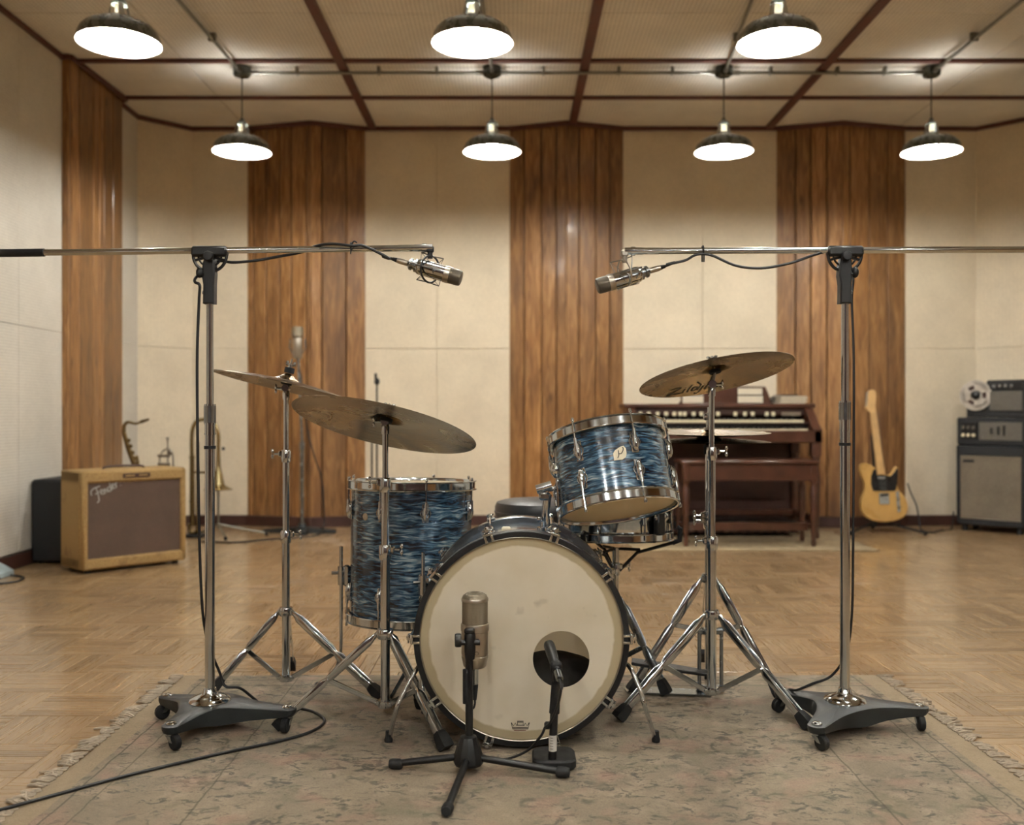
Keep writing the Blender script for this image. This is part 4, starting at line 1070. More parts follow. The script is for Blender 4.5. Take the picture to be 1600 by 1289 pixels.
    # boom
    e0 = O+bd*near; e1 = O-bd*far_
    B().cyl(e1, e0-bd*.05, .0094, n=18).build('boom', M_['chrome'], rt)
    tp = B(); tp.cyl(e0-bd*.052, e0, .0108, n=16); tp.cyl(e0-bd*.030, e0-bd*.018, .0135, n=16); tp.cyl(e0-bd*.10, e0-bd*.05, .0100, n=16); tp.build('boom_tip', M_['chrome'], rt)
    if grip: B().cyl(e1-bd*.02, e1+bd*.14, .0118, n=16).build('grip', M_['rubber'], rt)
    return rt, e0
def gz(x, y): g = G(x, y, .0075); return (g.x, g.y)
LC = (xat(328, 2.82), 2.82); LZ = P(328, 391.5, 2.82).z
ls, le = boom_stand('chrome boom stand at the left, rolling on a dark cast three-legged base', LC, [gz(268, 1170), gz(262, 1122), gz(449, 1142)], 'overhead microphone boom stands', 0, LZ, (1, 0, .012), (676-328)/F*2.82, .62, P(0, 661, 2.82).z, True, -1)
RC = (xat(1320, 2.82), 2.82); RZ = P(1320, 391, 2.82).z
rs_, re_ = boom_stand('chrome boom stand at the right, rolling on a dark cast three-legged base', RC, [gz(1277, 1170), gz(1436, 1139), gz(1223, 1112)], 'overhead microphone boom stands', 0, RZ, (-1, 0, -.004), (1320-976)/F*2.82, .62, P(0, 656, 2.82).z, False, 1)

def overhead_mic(label, c, d, hang, hoop_mat, hoop_n):
    M = frame(c, d, (0, 1, 0)); rt = thingM('condenser_microphone', label, 'microphone', M, group='overhead microphones')
    B().lathe([(0, -.058), (.019, -.058), (.0225, -.052), (.0235, -.046), (.0235, .028), (0, .028)], 28).build('body', M_['chrome'], rt, local=True)
    B().lathe([(.0, .026), (.0245, .026), (.0248, .029), (.0248, .039), (.0245, .042), (0, .042)], 28).build('band', M_['nickel'], rt, local=True)
    B().lathe([(.0235, .042), (.0235, .07), (.0215, .0755), (.017, .0775), (0, .078)], 28).build('grille', M_['grille_dark'], rt, local=True)
    rb = B(); rb.lathe([(0, -.082), (.013, -.082), (.0175, -.078), (.0175, -.072), (.014, -.070), (.014, -.064), (.0195, -.063), (.0195, -.057), (0, -.057)], 24); rb.build('rear_collar', M_['chrome_dull'], rt, local=True)
    B().lathe([(0, -.118), (.0075, -.118), (.0085, -.112), (.0085, -.085), (0, -.082)], 14).build('connector', M_['nickel'], rt, local=True)
    B().lathe([(0, -.132), (.005, -.132), (.007, -.118), (0, -.117)], 12).build('cable_boot', M_['rubber'], rt, local=True)
    # suspension
    c = V(c); hp_ = V(hang); R_ = .0385; hc = V((hp_.x, hp_.y, hp_.z-.022-R_))
    sm = B(); sm.ring(hc, hoop_n, R_, .003 if hoop_mat == 'black' else .0024, 36, 8); so = sm.build('shock_ring', M_[hoop_mat], rt)
    w_ = B(); hn = V(hoop_n).normalized(); u = hn.orthogonal().normalized(); v = hn.cross(u); dv = V(d).normalized()
    for k in range(4):
        a = math.radians(45+90*k); q = hc+(u*math.cos(a)+v*math.sin(a))*R_
        for s in (-1, 1):
            e = q+dv*(s*.034)+(u*math.cos(a)+v*math.sin(a))*.002; w_.tube([q, e], .0017, 6)
            a2 = a+.5*s; b = c+dv*(s*.02-.01)+(u*math.cos(a2)+v*math.sin(a2))*.0245; w_.tube([e, b], .0011, 5); w_.tube([e, c+dv*(s*.02-.02)+(u*math.cos(a-.6*s)+v*math.sin(a-.6*s))*.0245], .0007, 5)
    w_.build('suspension', M_['chrome_dull' if hoop_mat != 'black' else 'grey_panel'], rt)
    sw = B(); sw.box(hp_+V((0, 0, -.003)), (.022, .02, .02), bev=.004); sw.cyl(hp_+V((0, 0, -.008)), hp_+V((0, 0, -.03)), .0075, n=12); sw.build('swivel', M_[hoop_mat], rt)
    return rt, M
lm_, LM = overhead_mic('silver condenser microphone in a black ring mount on the left boom', P(681, 424, 2.82), V((.955, -.05, -.28)), P(672, 388, 2.82), 'black', V((.75, -.6, -.1)))
rm_, RM = overhead_mic('silver condenser microphone in a wire mount on the right boom', P(972, 436, 2.82), V((-.95, -.08, -.29)), P(976, 394, 2.82), 'nickel', V((-.9, -.35, -.25)))

# ------------------------------------------------------------------ bass drum microphones
KX, KY = xat(732, 2.47), 2.47
ks = thing('tripod_mic_stand', 'short black tripod microphone stand in front of the bass drum', 'stand', (KX, KY, 0))
zh = .0075
B().lathe([(0, .028), (.036, .028), (.0385, .034), (.037, .05), (.026, .085), (.021, .098), (.012, .102), (0, .102)], 12, Matrix.Translation((KX, KY, 0))).build('leg_hub', M_['black'], ks, ang=25)
kx_, ky_ = G(697, 1276, .012).x, G(697, 1276, .012).y
for (fx, fy) in ((xat(612, 2.49), 2.49), (xat(886, 2.43), 2.43), (kx_, ky_+.01)):
    o = (V((fx, fy, 0))-V((KX, KY, 0))).normalized(); e = V((fx, fy, .021))
    lg = B().cyl(V((KX, KY, .046))+o*.02, e, .0088, n=12).build('leg', M_['black'], ks)
    B().lathe([(0, -.034), (.0105, -.034), (.0135, -.028), (.0135, -.008), (.011, .0), (0, .002)], 14, frame(e+o*.006, o)).build('rubber_foot', M_['rubber'], lg)
zt2 = P(0, 985, 2.47).z
B().cyl((KX+.002, KY, .09), (KX+.002, KY, zt2-.04), .0098, n=16).build('post', M_['black'], ks)
B().cyl((KX-.006, KY-.005, P(0, 1098, 2.47).z), (KX-.006, KY-.005, P(0, 1045, 2.47).z), .0085, n=12).build('cable_sleeve', M_['rubber'], ks)
mc = B(); mc.lathe([(0, -.07), (.012, -.07), (.0145, -.05), (.0145, -.01), (.011, 0), (0, 0)], 14, Matrix.Translation((KX+.004, KY-.01, zt2))); mc.cyl((KX-.026, KY-.012, zt2-.028), (KX+.03, KY-.012, zt2-.028), .007, n=10)
mc.box((KX+.003, KY-.014, zt2+.002), (.026, .022, .014), bev=.004); mco = mc.build('mic_clip', M_['black'], ks)
B().lathe([(0, 0), (.016, 0), (.0175, .003), (.0175, .012), (.015, .016), (0, .016)], 14, frame((KX-.018, KY-.012, zt2-.022), (-1, -.1, 0))).build('clamp_knob', M_['black'], mco)
mx = xat(742, 2.5); my = 2.5
km = thing('large_microphone', 'large champagne condenser microphone with mesh grille before the bass drum', 'microphone', (mx, my, P(0, 1042, 2.5).z))
zb = P(0, 1042, 2.5).z; Z = lambda y: P(0, y, 2.5).z-zb
Tm = Matrix()
B().lathe([(0, 0), (.026, 0), (.0295, .004), (.034, .024), (.0345, .026), (.0345, .030), (.0335, .031), (.0335, .034), (.0348, .035), (.0348, Z(986)), (0, Z(986))], 40).build('body', M_['nickel'], km, local=True)
B().lathe([(.034, Z(986)), (.0362, Z(985)), (.0366, Z(982)), (.0366, Z(977)), (.0355, Z(974)), (.033, Z(973))], 40).build('collar', M_['nickel'], km, local=True)
gz0, gz1 = Z(975), Z(938)
B().lathe([(.0332, gz0), (.0332, gz1)], 48).build('grille', M_['grille'], km, local=True)
B().lathe([(.0332, gz1-.002), (.0347, gz1-.001), (.0347, gz1+.005), (.0335, gz1+.007)], 40).build('grille_ring', M_['nickel'], km, local=True)
B().lathe([(.0335, gz1+.006), (.030, gz1+.014), (.021, gz1+.0195), (.010, gz1+.0215), (0, gz1+.022)], 40).build('grille_dome', M_['grille'], km, local=True)
B().lathe([(0, -.045), (.0085, -.045), (.0095, -.04), (.0095, -.004), (.012, 0), (0, 0)], 16).build('connector', M_['chrome'], km, local=True)
B().lathe([(0, -.085), (.0045, -.085), (.0085, -.05), (.0088, -.043), (0, -.042)], 14).build('cable_boot', M_['rubber'], km, local=True)
sm_ = B(); sm_.box((.004, -.0348, Z(994)), (.014, .001, .0025)); sm_.ring((.006, -.0346, Z(1016)), (0, 1, 0), .0045, .0006, 16, 5); sm_.build('printed_marks', M_['ink'], km, local=True)

# port mic on small weighted base
PX, PY = xat(866, 2.5), 2.5
ps = thing('desk_mic_stand', 'short black stand on a padded square base at the bass drum port', 'stand', (PX, PY, 0))
def rr(w_, h_, r, n=6):
    return [(sx*(w_/2-r)+r*math.cos(a0+math.pi/2*k/n), sy*(h_/2-r)+r*math.sin(a0+math.pi/2*k/n)) for (sx, sy, a0) in ((1, 1, 0), (-1, 1, math.pi/2), (-1, -1, math.pi), (1, -1, 1.5*math.pi)) for k in range(n+1)]
B().prism(rr(.112, .115, .028), .0075, .034, Matrix.Translation((PX, PY+.028, 0)), .005).build('weighted_base', M_['rubber'], ps)
pz0, pz1 = P(0, 1183, 2.46).z, P(0, 1050, 2.5).z
B().cyl((xat(863, 2.49), 2.49, .033), (xat(866, 2.5), 2.5, P(0, 1112, 2.48).z), .0105, n=16).build('lower_post', M_['black'], ps)
B().cyl((xat(866, 2.5), 2.5, P(0, 1114, 2.5).z), (xat(869, 2.5), 2.5, P(0, 1066, 2.5).z), .0135, .012, 16).build('foam_sleeve', M_['rubber'], ps)
B().cyl((xat(869, 2.5), 2.5, P(0, 1068, 2.5).z), (xat(868, 2.5), 2.5, P(0, 1048, 2.5).z), .008, n=12).build('upper_post', M_['black'], ps)
lbz0, lbz1 = P(0, 1179, 2.46).z, P(0, 1154, 2.46).z
lb = B().lathe([(.0109, lbz0), (.0109, lbz1)], 12, Matrix.Translation((xat(863.5, 2.491), 2.491, 0)), a0=math.radians(-160), a1=math.radians(-20)); lbo = lb.build('paper_label', M_['white_label'], ps, label='white paper label around the post')
lp = B()
for k in range(5): lp.lathe([(.01102, lbz0+.006+k*.007), (.01102, lbz0+.0075+k*.007)], 8, Matrix.Translation((xat(863.5, 2.491), 2.491, 0)), a0=math.radians(-130), a1=math.radians(-85))
lp.build('print', M_['grey_panel'], lbo)
B().box((xat(855, 2.5), 2.488, P(0, 1131, 2.5).z), (.016, .016, .018), bev=.004).build('cable_clip', M_['rubber'], ps)
pm_d = V((-.16, .80, .42)).normalized(); pmc = P(868, 1040, 2.5)
pmic = thingM('dynamic_microphone', 'black pencil microphone aimed into the bass drum port hole', 'microphone', frame(pmc, pm_d))
B().lathe([(0, -.02), (.011, -.02), (.0125, -.012), (.0135, .03), (.0145, .045), (.0145, .078), (.013, .084), (0, .084)], 20).build('body', M_['black'], pmic, local=True)
B().lathe([(.0, .080), (.0125, .080), (.0125, .0855), (0, .087)], 20).build('grille', M_['grille'], pmic, local=True)
B().lathe([(0, -.05), (.0095, -.05), (.0095, -.02), (0, -.02)], 14).build('connector', M_['chrome_dull'], pmic, local=True)
cb = B(); cb.box((0, 0, .0), (.03, .03, .026), frame(pmc-pm_d*.005, pm_d), .006); cb.build('holder', M_['rubber'], pmic)

# ------------------------------------------------------------------ cables
def cable(name, label, pts, r=.0035, k=8): 
    return tag(B().tube(spline(pts, k), r, 8).build(name, M_['cable']), label, 'cable')
end = LM @ V((0, 0, -.130)); cy = LC[1]
pts = [end, end+V((-.03, 0, .008)), P(608, 404, 2.81), P(590, 394, 2.80), P(566, 383.5, 2.795), P(550, 384, 2.79), P(520, 381, 2.80), P(495, 384, 2.815), P(470, 394, 2.84), P(440, 400, 2.84), P(400, 407, 2.84), P(365, 410, 2.84), P(340, 408, 2.85),
       P(322, 420, 2.86), P(306, 434, 2.81), P(305, 441, 2.79), P(312, 446, 2.785), P(311, 470, 2.79), P(308, 560, 2.795), P(309, 700, 2.795), P(312, 860, 2.80), P(317, 960, 2.81), P(327, 1010, 2.855), P(343, 1050, 2.87), P(352, 1072, 2.87), V((LC[0]+.07, 2.89, .10)),
       V((LC[0]+.12, 2.935, .04)), V((xat(440, 2.97), 2.97, .011)), (G(462, 1112).x, G(462, 1112).y, .011), (G(490, 1118).x, G(490, 1118).y, .011), (G(507, 1132).x, G(507, 1132).y, .011), (G(488, 1148).x, G(488, 1148).y, .011), (G(440, 1163).x, G(440, 1163).y, .011),
       (G(330, 1187).x, G(330, 1187).y, .011), (G(200, 1218).x, G(200, 1218).y, .011), (G(90, 1248).x, G(90, 1248).y, .011), (G(0, 1272).x, G(0, 1272).y, .010), (G(-120, 1300).x, G(-120, 1300).y, .006), (G(-300, 1330).x, G(-300, 1330).y, .006)]
cable('microphone_cable', 'long black cable from the left overhead microphone, trailing over the rug', pts, .0042)
tie = B().ring(P(549, 386, 2.82), (1, 0, 0), .0125, .0025, 16, 6); tie.tube(spline([P(549, 383, 2.80), P(553, 377, 2.80), P(558, 379, 2.80)], 4), .0022, 6); tie.tube([P(548, 388, 2.80), P(548, 397, 2.80)], .002, 6)
tag(tie.build('cable_tie', M_['rubber']), 'black cable tie knotted around the left boom', 'cable tie')
end = RM @ V((0, 0, -.130))
pts = [end, end+V((.03, 0, .012)), P(1042, 413, 2.82), P(1070, 407, 2.81), P(1085, 399, 2.80), P(1098, 397, 2.80), P(1115, 400, 2.80), P(1150, 415, 2.80), P(1190, 419, 2.80), P(1235, 411, 2.80), P(1270, 399, 2.80), P(1292, 394, 2.835), P(1310, 400, 2.86), P(1332, 430, 2.85), P(1331, 470, 2.83),
       P(1334, 560, 2.825), P(1334, 700, 2.825), P(1333, 850, 2.82), P(1331, 960, 2.83), P(1322, 1020, 2.85), P(1300, 1055, 2.86), P(1270, 1068, 2.87), P(1245, 1078, 2.9), V((xat(1232, 2.98), 2.98, .07)), V((xat(1226, 3.05), 3.06, .011)), V((xat(1250, 3.2), 3.2, .011)), V((1.05, 3.3, .011))]
cable('microphone_cable', 'black cable drooping under the right boom and down its stand', pts, .0038)
tie = B().ring(P(1098, 391, 2.82), (1, 0, 0), .0125, .0025, 16, 6); tie.tube([P(1097, 397, 2.80), P(1097, 409, 2.80), P(1100, 409, 2.80), P(1100, 398, 2.80)], .0022, 6)
tag(tie.build('cable_tie', M_['rubber']), 'black cable tie hanging from the right boom', 'cable tie')
e = V((mx, my, zb-.083)); 
cable('microphone_cable', 'short black cable looping under the large champagne microphone', [e, e+V((0, 0, -.012)), e+V((-.004, -.004, -.022)), e+V((-.012, -.012, -.018)), e+V((-.014, -.016, .01)), V((KX+.008, KY-.0165, zb-.03)), V((KX+.005, KY-.0165, zb+.02)), V((KX+.004, KY-.0165, zb+.04))], .0028)
e = pmc-pm_d*.05
cable('microphone_cable', 'black cable running from the port microphone to the tripod stand', [e, e-pm_d*.02+V((0, 0, -.01)), P(878, 1070, 2.46), P(872, 1100, 2.465), P(860, 1128, 2.472), P(852, 1136, 2.475), P(845, 1150, 2.48), P(825, 1172, 2.50), P(795, 1185, 2.52), (G(770, 1184, .0115).x, G(770, 1184, .0115).y, .0115), (G(745, 1178, .0115).x, G(745, 1178, .0115).y, .0115), (xat(715, 2.62), 2.62, .0115)], .0034)
# ------------------------------------------------------------------ left corner: amplifiers
AM = V((-2.43, 5.5, 0)); AA = math.radians(46); AW, AD, AH = .63, .31, .585
amp = thing('guitar_amplifier', 'worn tweed covered guitar amplifier with brown grille cloth', 'amplifier', AM, AA)
# local: x along the front, y into the cabinet, origin at the near left foot
F_ = .05; zf = .02
def L_(mb, c, s, bev=.01): return mb.box(c, s, None, bev)
cab = B()
L_(cab, (AW/2, AD/2+.02, AH-.04), (AW, AD-.04, .08), .012); L_(cab, (AW/2, AD/2+.02, zf+.035), (AW, AD-.04, .07), .012)
L_(cab, (.0125, AD/2+.02, (AH+zf)/2), (.025, AD-.04, AH-zf), .01); L_(cab, (AW-.0125, AD/2+.02, (AH+zf)/2), (.025, AD-.04, AH-zf), .01)
L_(cab, (AW/2, AD-.012, (AH+zf)/2), (AW-.03, .012, AH-zf-.04), .003)
cab.build('cabinet', M_['tweed'], amp, local=True)
fp = B(); L_(fp, (AW/2, .02, AH-.035), (AW-.002, .045, .07), .012); L_(fp, (AW/2, .02, zf+.032), (AW-.002, .045, .064), .012)
L_(fp, (.018, .02, (AH+zf)/2), (.036, .045, AH-zf), .012); L_(fp, (AW-.018, .02, (AH+zf)/2), (.036, .045, AH-zf), .012); fp.build('front_frame', M_['tweed'], amp, local=True)
B().box((AW/2, .022, (AH+zf)/2), (AW-.05, .02, AH-zf-.11), None, .003).build('grille_cloth', M_['grille_brown'], amp, local=True)
pl = B().box((AW*.50, -.0045, AH-.034), (.165, .004, .026), None, .0015).build('name_plate', M_['mahogany_dark'], amp, local=True)
for sx in (-1, 1): B().box((AW*.50+sx*.04, -.007, AH-.034), (.055, .0015, .008)).build('plate_print', M_['tweed'], pl, local=True)
hd = B().tube(spline([(AW*.30, AD*.55, AH), (AW*.33, AD*.55, AH+.012), (AW*.5, AD*.55, AH+.016), (AW*.67, AD*.55, AH+.012), (AW*.70, AD*.55, AH)], 5), .007, 8); hd.build('handle', M_['mahogany_dark'], amp, local=True)
for (x, y) in ((.05, .05), (AW-.05, .05), (.05, AD-.05), (AW-.05, AD-.05)): B().cyl((x, y, 0), (x, y, zf+.004), .018, n=12).build('foot', M_['rubber'], amp, local=True)
sg = B(); Ml = Matrix(((1, 0, 0, 0), (0, 0, -1, .011), (0, 1, 0, 0), (0, 0, 0, 1))); ca_, sa_ = math.cos(.42), math.sin(.42)
def fscr(p):
    x, y = p[0]*ca_-p[1]*sa_, p[0]*sa_+p[1]*ca_; return Ml @ V((.075+x, AH-.165+y, p[2]))
for pts in ([(-.1, .5), (.0, .85), (.35, 1.0), (.95, .95)], [(.55, .95), (.5, .4), (.35, -.2), (.1, -.35)], [(.25, .45), (.7, .5)], [(.75, .3), (1.0, .5), (.85, .6), (.75, .25), (1.0, .12)], [(1.1, .55), (1.08, .1), (1.25, .52), (1.36, .12)],
            [(1.72, .5), (1.5, .45), (1.5, .12), (1.72, .18), (1.88, 1.0)], [(1.8, .6), (1.82, .1)], [(1.95, .3), (2.15, .5), (2.0, .6), (1.92, .25), (2.15, .12)], [(2.3, .55), (2.27, .1), (2.36, .48), (2.52, .55)], [(2.7, .12), (2.74, .16)]):
    stroke(sg, pts, .0062, None, (0, 0), .062, fn=fscr, k=4, th=.002)
sg.build('script_badge', M_['spill'], amp, local=True, smooth=False, label='silver script badge reading Fender')
blk = thing('speaker_case', 'black covered case standing between the left wall and the tweed amplifier', 'case', (-2.735, 6.08, 0))
B().box((-2.735, 6.08, .262), (.37, .36, .50), None, .014).build('body', M_['tolex'], blk)
B().tube(spline([(-2.81, 6.08, .51), (-2.79, 6.08, .53), (-2.735, 6.08, .535), (-2.68, 6.08, .53), (-2.66, 6.08, .51)], 4), .008, 8).build('handle', M_['rubber'], blk)
for sx in (-1, 1):
    for sy in (-1, 1): B().cyl((-2.735+sx*.14, 6.08+sy*.13, 0), (-2.735+sx*.14, 6.08+sy*.13, .014), .015, n=10).build('foot', M_['rubber'], blk)
bl2 = thing('equipment_box', 'low dark box tucked behind the black case at the left wall', 'case', (-2.80, 6.29, 0))
fb = thing('floor_box', 'small pale blue metal pedal box at the far left edge', 'pedal', (-2.86, 5.42, 0))
B().prism([(-.055, 0), (.055, 0), (.055, .025), (-.055, .085)], -.075, .075, Matrix.Translation((-2.875, 5.44, .004)) @ Matrix.Rotation(math.pi/2, 4, 'X'), .006).build('casing', M_['pale_blue'], fb)
B().prism([(-.05, 0), (.05, 0), (.05, .012), (-.05, .012)], -.08, .08, Matrix.Translation((-2.875, 5.44, 0)) @ Matrix.Rotation(math.pi/2, 4, 'X'), .003).build('base_plate', M_['rubber'], fb)
bpy.data.objects.remove(bl2)
cable('instrument_cable', 'black cable looped on the parquet at the far left edge', [(-2.9, 5.28, .006), (-2.83, 5.22, .006), (-2.74, 5.20, .006), (-2.68, 5.27, .006), (-2.70, 5.38, .006), (-2.76, 5.44, .006), (-2.80, 5.43, .012)], .006)

# ------------------------------------------------------------------ brass instruments behind the amplifier
sd = 6.95
sax = thing('saxophone', 'brass saxophone leaning on a stand behind the tweed amplifier', 'saxophone', (P(220, 800, sd).x, sd, 0))
nk = spline([P(222, 658.5, sd), P(213, 662, sd), P(205, 660.5, sd), P(199, 660, sd), P(194.5, 665, sd), P(193.5, 676, sd)], 5)
B().tube(nk, [.008+.006*i/(len(nk)-1) for i in range(len(nk))], 12).build('neck', M_['brass'], sax)
B().cyl(P(233, 655, sd), P(220, 659.5, sd), .007, .012, 12).build('mouthpiece', M_['brass_old'], sax)
bp = spline([P(193.5, 675, sd), P(201, 702, sd), P(213, 732, sd), P(226, 768, sd), P(233, 787, sd), P(241, 795, sd), P(250, 790, sd), P(253, 775, sd), P(253, 755, sd), P(253, 744, sd)], 5); m_ = len(bp)
B().tube(bp, [.015+.033*(i/(m_-1))**1.2+(.03*max(0, (i-m_+9)/8)**2) for i in range(m_)], 16, caps=False).build('body', M_['brass_old'], sax)
for i, (x, y) in enumerate(((199, 688), (202, 697), (205, 707), (209, 716), (212, 725), (216, 737), (221, 752), (226, 766))):
    B().lathe([(0, 0), (.014, 0), (.015, .003), (.013, .006), (0, .007)], 12, frame(P(x+2, y, sd-.028), (.3, -1, 0))).build('key', M_['brass_old'], sax)
B().tube([P(196, 686, sd-.03), P(206, 712, sd-.035), P(220, 750, sd-.04)], .004, 6).build('key_rod', M_['brass_old'], sax)
B().tube([P(214, 712, sd-.02), P(216, 722, sd-.03), P(217, 735, sd-.03)], .009, 8).build('key_guard', M_['brass_old'], sax)
st_ = B(); c0 = P(236, 780, sd); st_.cyl((c0.x, sd+.06, .05), (c0.x, sd+.06, .5), .01, n=10)
for a in (.3, 2.4, 4.5): st_.tube([(c0.x, sd+.06, .12), (c0.x+.17*math.cos(a), sd+.06+.17*math.sin(a), .01)], .008, 8)
st_.tube([(c0.x, sd+.06, .12), (c0.x, sd, .1), (c0.x, sd-.06, .13)], .008, 8)
tag(st_.build('saxophone_stand', M_['black']), 'black stand under the saxophone behind the tweed amplifier', 'stand')
td = 7.15
tr = thing('trumpet', 'silver trumpet standing bell down behind the tweed amplifier', 'trumpet', (P(263, 800, td).x, td, .05))
tp_ = spline([P(250, 735, td), P(250, 716, td), P(253, 707, td), P(259, 702, td), P(265, 702.5, td), P(270, 710, td), P(271, 735, td)], 5)
B().tube(tp_, .0062, 8).build('tuning_slide', M_['nickel'], tr)
B().tube([P(262, 689, td-.01), P(262.5, 735, td-.01), P(262.5, 790, td-.01)], .006, 8).build('lead_pipe', M_['nickel'], tr)
B().lathe([(0, 0), (.006, 0), (.007, .015), (.012, .028), (.013, .032), (0, .033)], 12, Matrix.Translation(P(262, 690, td-.01))).build('mouthpiece', M_['nickel'], tr)
q = P(271, 735, td); B().lathe([(.007, 0), (.008, -.15), (.013, -.24), (.026, -.30), (.06, -.335), (.0615, -.336), (.058, -.333), (.022, -.295), (.006, 0)], 24, Matrix.Translation(q)).build('bell', M_['nickel'], tr)
for k in range(3):
    B().cyl(P(266, 712+13*k, td-.02), P(266, 712+13*k, td-.02)+V((-.09, 0, 0)), .0115, n=12).build('valve', M_['nickel'], tr)
B().ball(P(266, 706, td-.02), (.018, .012, .024), 10).build('finger_hook', M_['nickel'], tr)
zq = q.z-.34
tst = B(); tst.cyl((q.x, td, .04), (q.x, td, zq+.12), .008, n=10); tst.lathe([(0, zq), (.03, zq), (.008, zq+.1), (0, zq+.12)], 12, Matrix.Translation((q.x, td, 0)))
for a in (.5, 2.6, 4.7): tst.tube([(q.x, td, .06), (q.x+.12*math.cos(a), td+.12*math.sin(a), .008)], .006, 8)
tag(tst.build('trumpet_stand', M_['black']), 'small black peg stand under the trumpet', 'stand')
bd_ = 7.2
tb_ = thing('trombone', 'brass trombone standing on end left of the boom stand column', 'trombone', (P(322, 800, bd_).x, bd_, .02))
tw = spline([P(300, 720, bd_), P(299.5, 690, bd_), P(301, 670, bd_), P(307, 659, bd_), P(317, 655.5, bd_), P(329, 657, bd_), P(337, 665, bd_), P(341, 680, bd_), P(341, 700, bd_)], 5)
B().tube(tw, .0145, 12).build('tuning_bow', M_['brass'], tb_)
B().cyl(P(300, 712, bd_), P(300.5, 822, bd_), .0175, .021, 14).build('outer_slide', M_['brass'], tb_)
B().cyl(P(309, 690, bd_-.03), P(308, 826, bd_-.03), .0095, n=10).build('inner_slide', M_['brass'], tb_)
B().tube(spline([P(296, 818, bd_), P(297, 830, bd_), P(303, 834.5, bd_-.015), P(309, 828, bd_-.03), P(309, 815, bd_-.03)], 4), .0155, 10).build('slide_bow', M_['brass'], tb_)
for y in (716, 785): B().lathe([(.0, 0), (.021, 0), (.021, .014), (0, .014)], 14, Matrix.Translation(P(300, y, bd_))).build('ferrule', M_['brass'], tb_)
B().tube([P(301, 738, bd_), P(340, 738, bd_)], .008, 8).build('brace', M_['brass_old'], tb_)
qb = P(341, 700, bd_); zr = qb.z-P(0, 765, bd_).z
B().lathe([(.0145, 0), (.018, -zr*.45), (.028, -zr*.72), (.048, -zr*.9), (.085, -zr*.985), (.104, -zr), (.105, -zr+.003), (.10, -zr+.004), (.045, -zr*.89), (.015, -zr*.4)], 32, Matrix.Translation(qb)).build('bell', M_['brass'], tb_)
B().ball(P(349, 701, bd_), .014, 10).build('counterweight', M_['black'], tb_)
B().ball(P(341, 675, bd_-.01), (.013, .013, .017), 8).build('slide_lever', M_['brass'], tb_)
tz = thing('trombone_stand', 'grey metal tripod stand below the trombone bell', 'stand', (qb.x, bd_, 0))
B().cyl((qb.x, bd_, .06), (qb.x, bd_, qb.z-zr+.06), .009, n=10).build('post', M_['steel_conduit'], tz)
B().lathe([(0, 0), (.05, 0), (.02, .06), (0, .09)], 16, Matrix.Translation((qb.x, bd_, qb.z-zr-.005))).build('bell_peg', M_['black'], tz)
for (x, y) in ((qb.x+.34, bd_+.06), (qb.x+.12, bd_-.22), (qb.x-.16, bd_+.1)):
    l_ = B().tube([(qb.x, bd_, .095), (x, y, .02)], .008, 8).build('leg', M_['steel_conduit'], tz)
    B().ball((x, y, .016), .015, 8).build('rubber_foot', M_['rubber'], l_)
B().box((P(304, 0, bd_).x, bd_-.015, .012), (.16, .12, .022), None, .006).build('slide_rest', M_['black'], tz)

# ------------------------------------------------------------------ far microphone stands
def base_star(mb, c, tips, wd, h0, h1):
    for t in tips:
        o = V((t[0]-c[0], t[1]-c[1], 0)); L = o.length; u = o/L; s = V((-u.y, u.x, 0)); C0 = V((c[0], c[1], 0)); T = C0+o
        vs = [C0+s*wd, C0-s*wd, T-s*wd*.6, T+s*wd*.6]; mb.add([p+V((0, 0, .0)) for p in vs]+[vs[0]+V((0, 0, h0)), vs[1]+V((0, 0, h0)), vs[2]+V((0, 0, h1)), vs[3]+V((0, 0, h1))], [(0,1,2,3),(7,6,5,4),(0,4,5,1),(1,5,6,2),(2,6,7,3),(3,7,4,0)])
nd = 7.42; nx_ = P(472, 0, nd).x
fs_ = thing('floor_mic_stand', 'tall grey microphone stand with flat dark base before the left oak wedge', 'stand', (nx_, nd, 0))
mb = B(); base_star(mb, (nx_, nd), [(P(524, 0, nd).x, nd+.03), (P(410, 0, nd).x, nd+.06), (nx_+.03, nd-.16)], .055, .05, .022); mb.cyl((nx_, nd, .03), (nx_, nd, .075), .04, .025, 16); mb.build('cast_base', M_['iron'], fs_)
z1_, z2_ = P(0, 690, nd).z, P(0, 560, nd).z
B().cyl((nx_, nd, .06), (nx_, nd, z1_), .0155, n=14).build('lower_tube', M_['chrome_dull'], fs_)
B().cyl((nx_, nd, z1_), (P(466, 0, nd).x, nd, z2_), .011, n=12).build('upper_tube', M_['chrome_dull'], fs_)
B().cyl((nx_, nd, z1_-.06), (nx_, nd, z1_), .021, n=14).build('collar', M_['chrome_dull'], fs_)
bm_x = P(465, 0, nd).x
bmc = thing('tube_microphone', 'tall silver studio microphone on the far stand at the left oak wedge', 'microphone', (bm_x, nd, z2_))
B().lathe([(0, 0), (.03, 0), (.034, .01), (.036, .12), (.036, .15), (.030, .158), (0, .158)], 24, Matrix.Translation((bm_x, nd, z2_))).build('body', M_['nickel'], bmc)
B().lathe([(.030, .158), (.044, .165), (.044, .225), (.038, .238), (.02, .243), (0, .244)], 24, Matrix.Translation((bm_x, nd, z2_))).build('grille', M_['grille'], bmc)
yk = B()
for s in (-1, 1): yk.tube([(bm_x+s*.03, nd, z2_+.03), (bm_x+s*.06, nd, z2_+.08), (bm_x+s*.055, nd, z2_+.15)], .006, 6)
yk.build('yoke', M_['chrome_dull'], bmc)
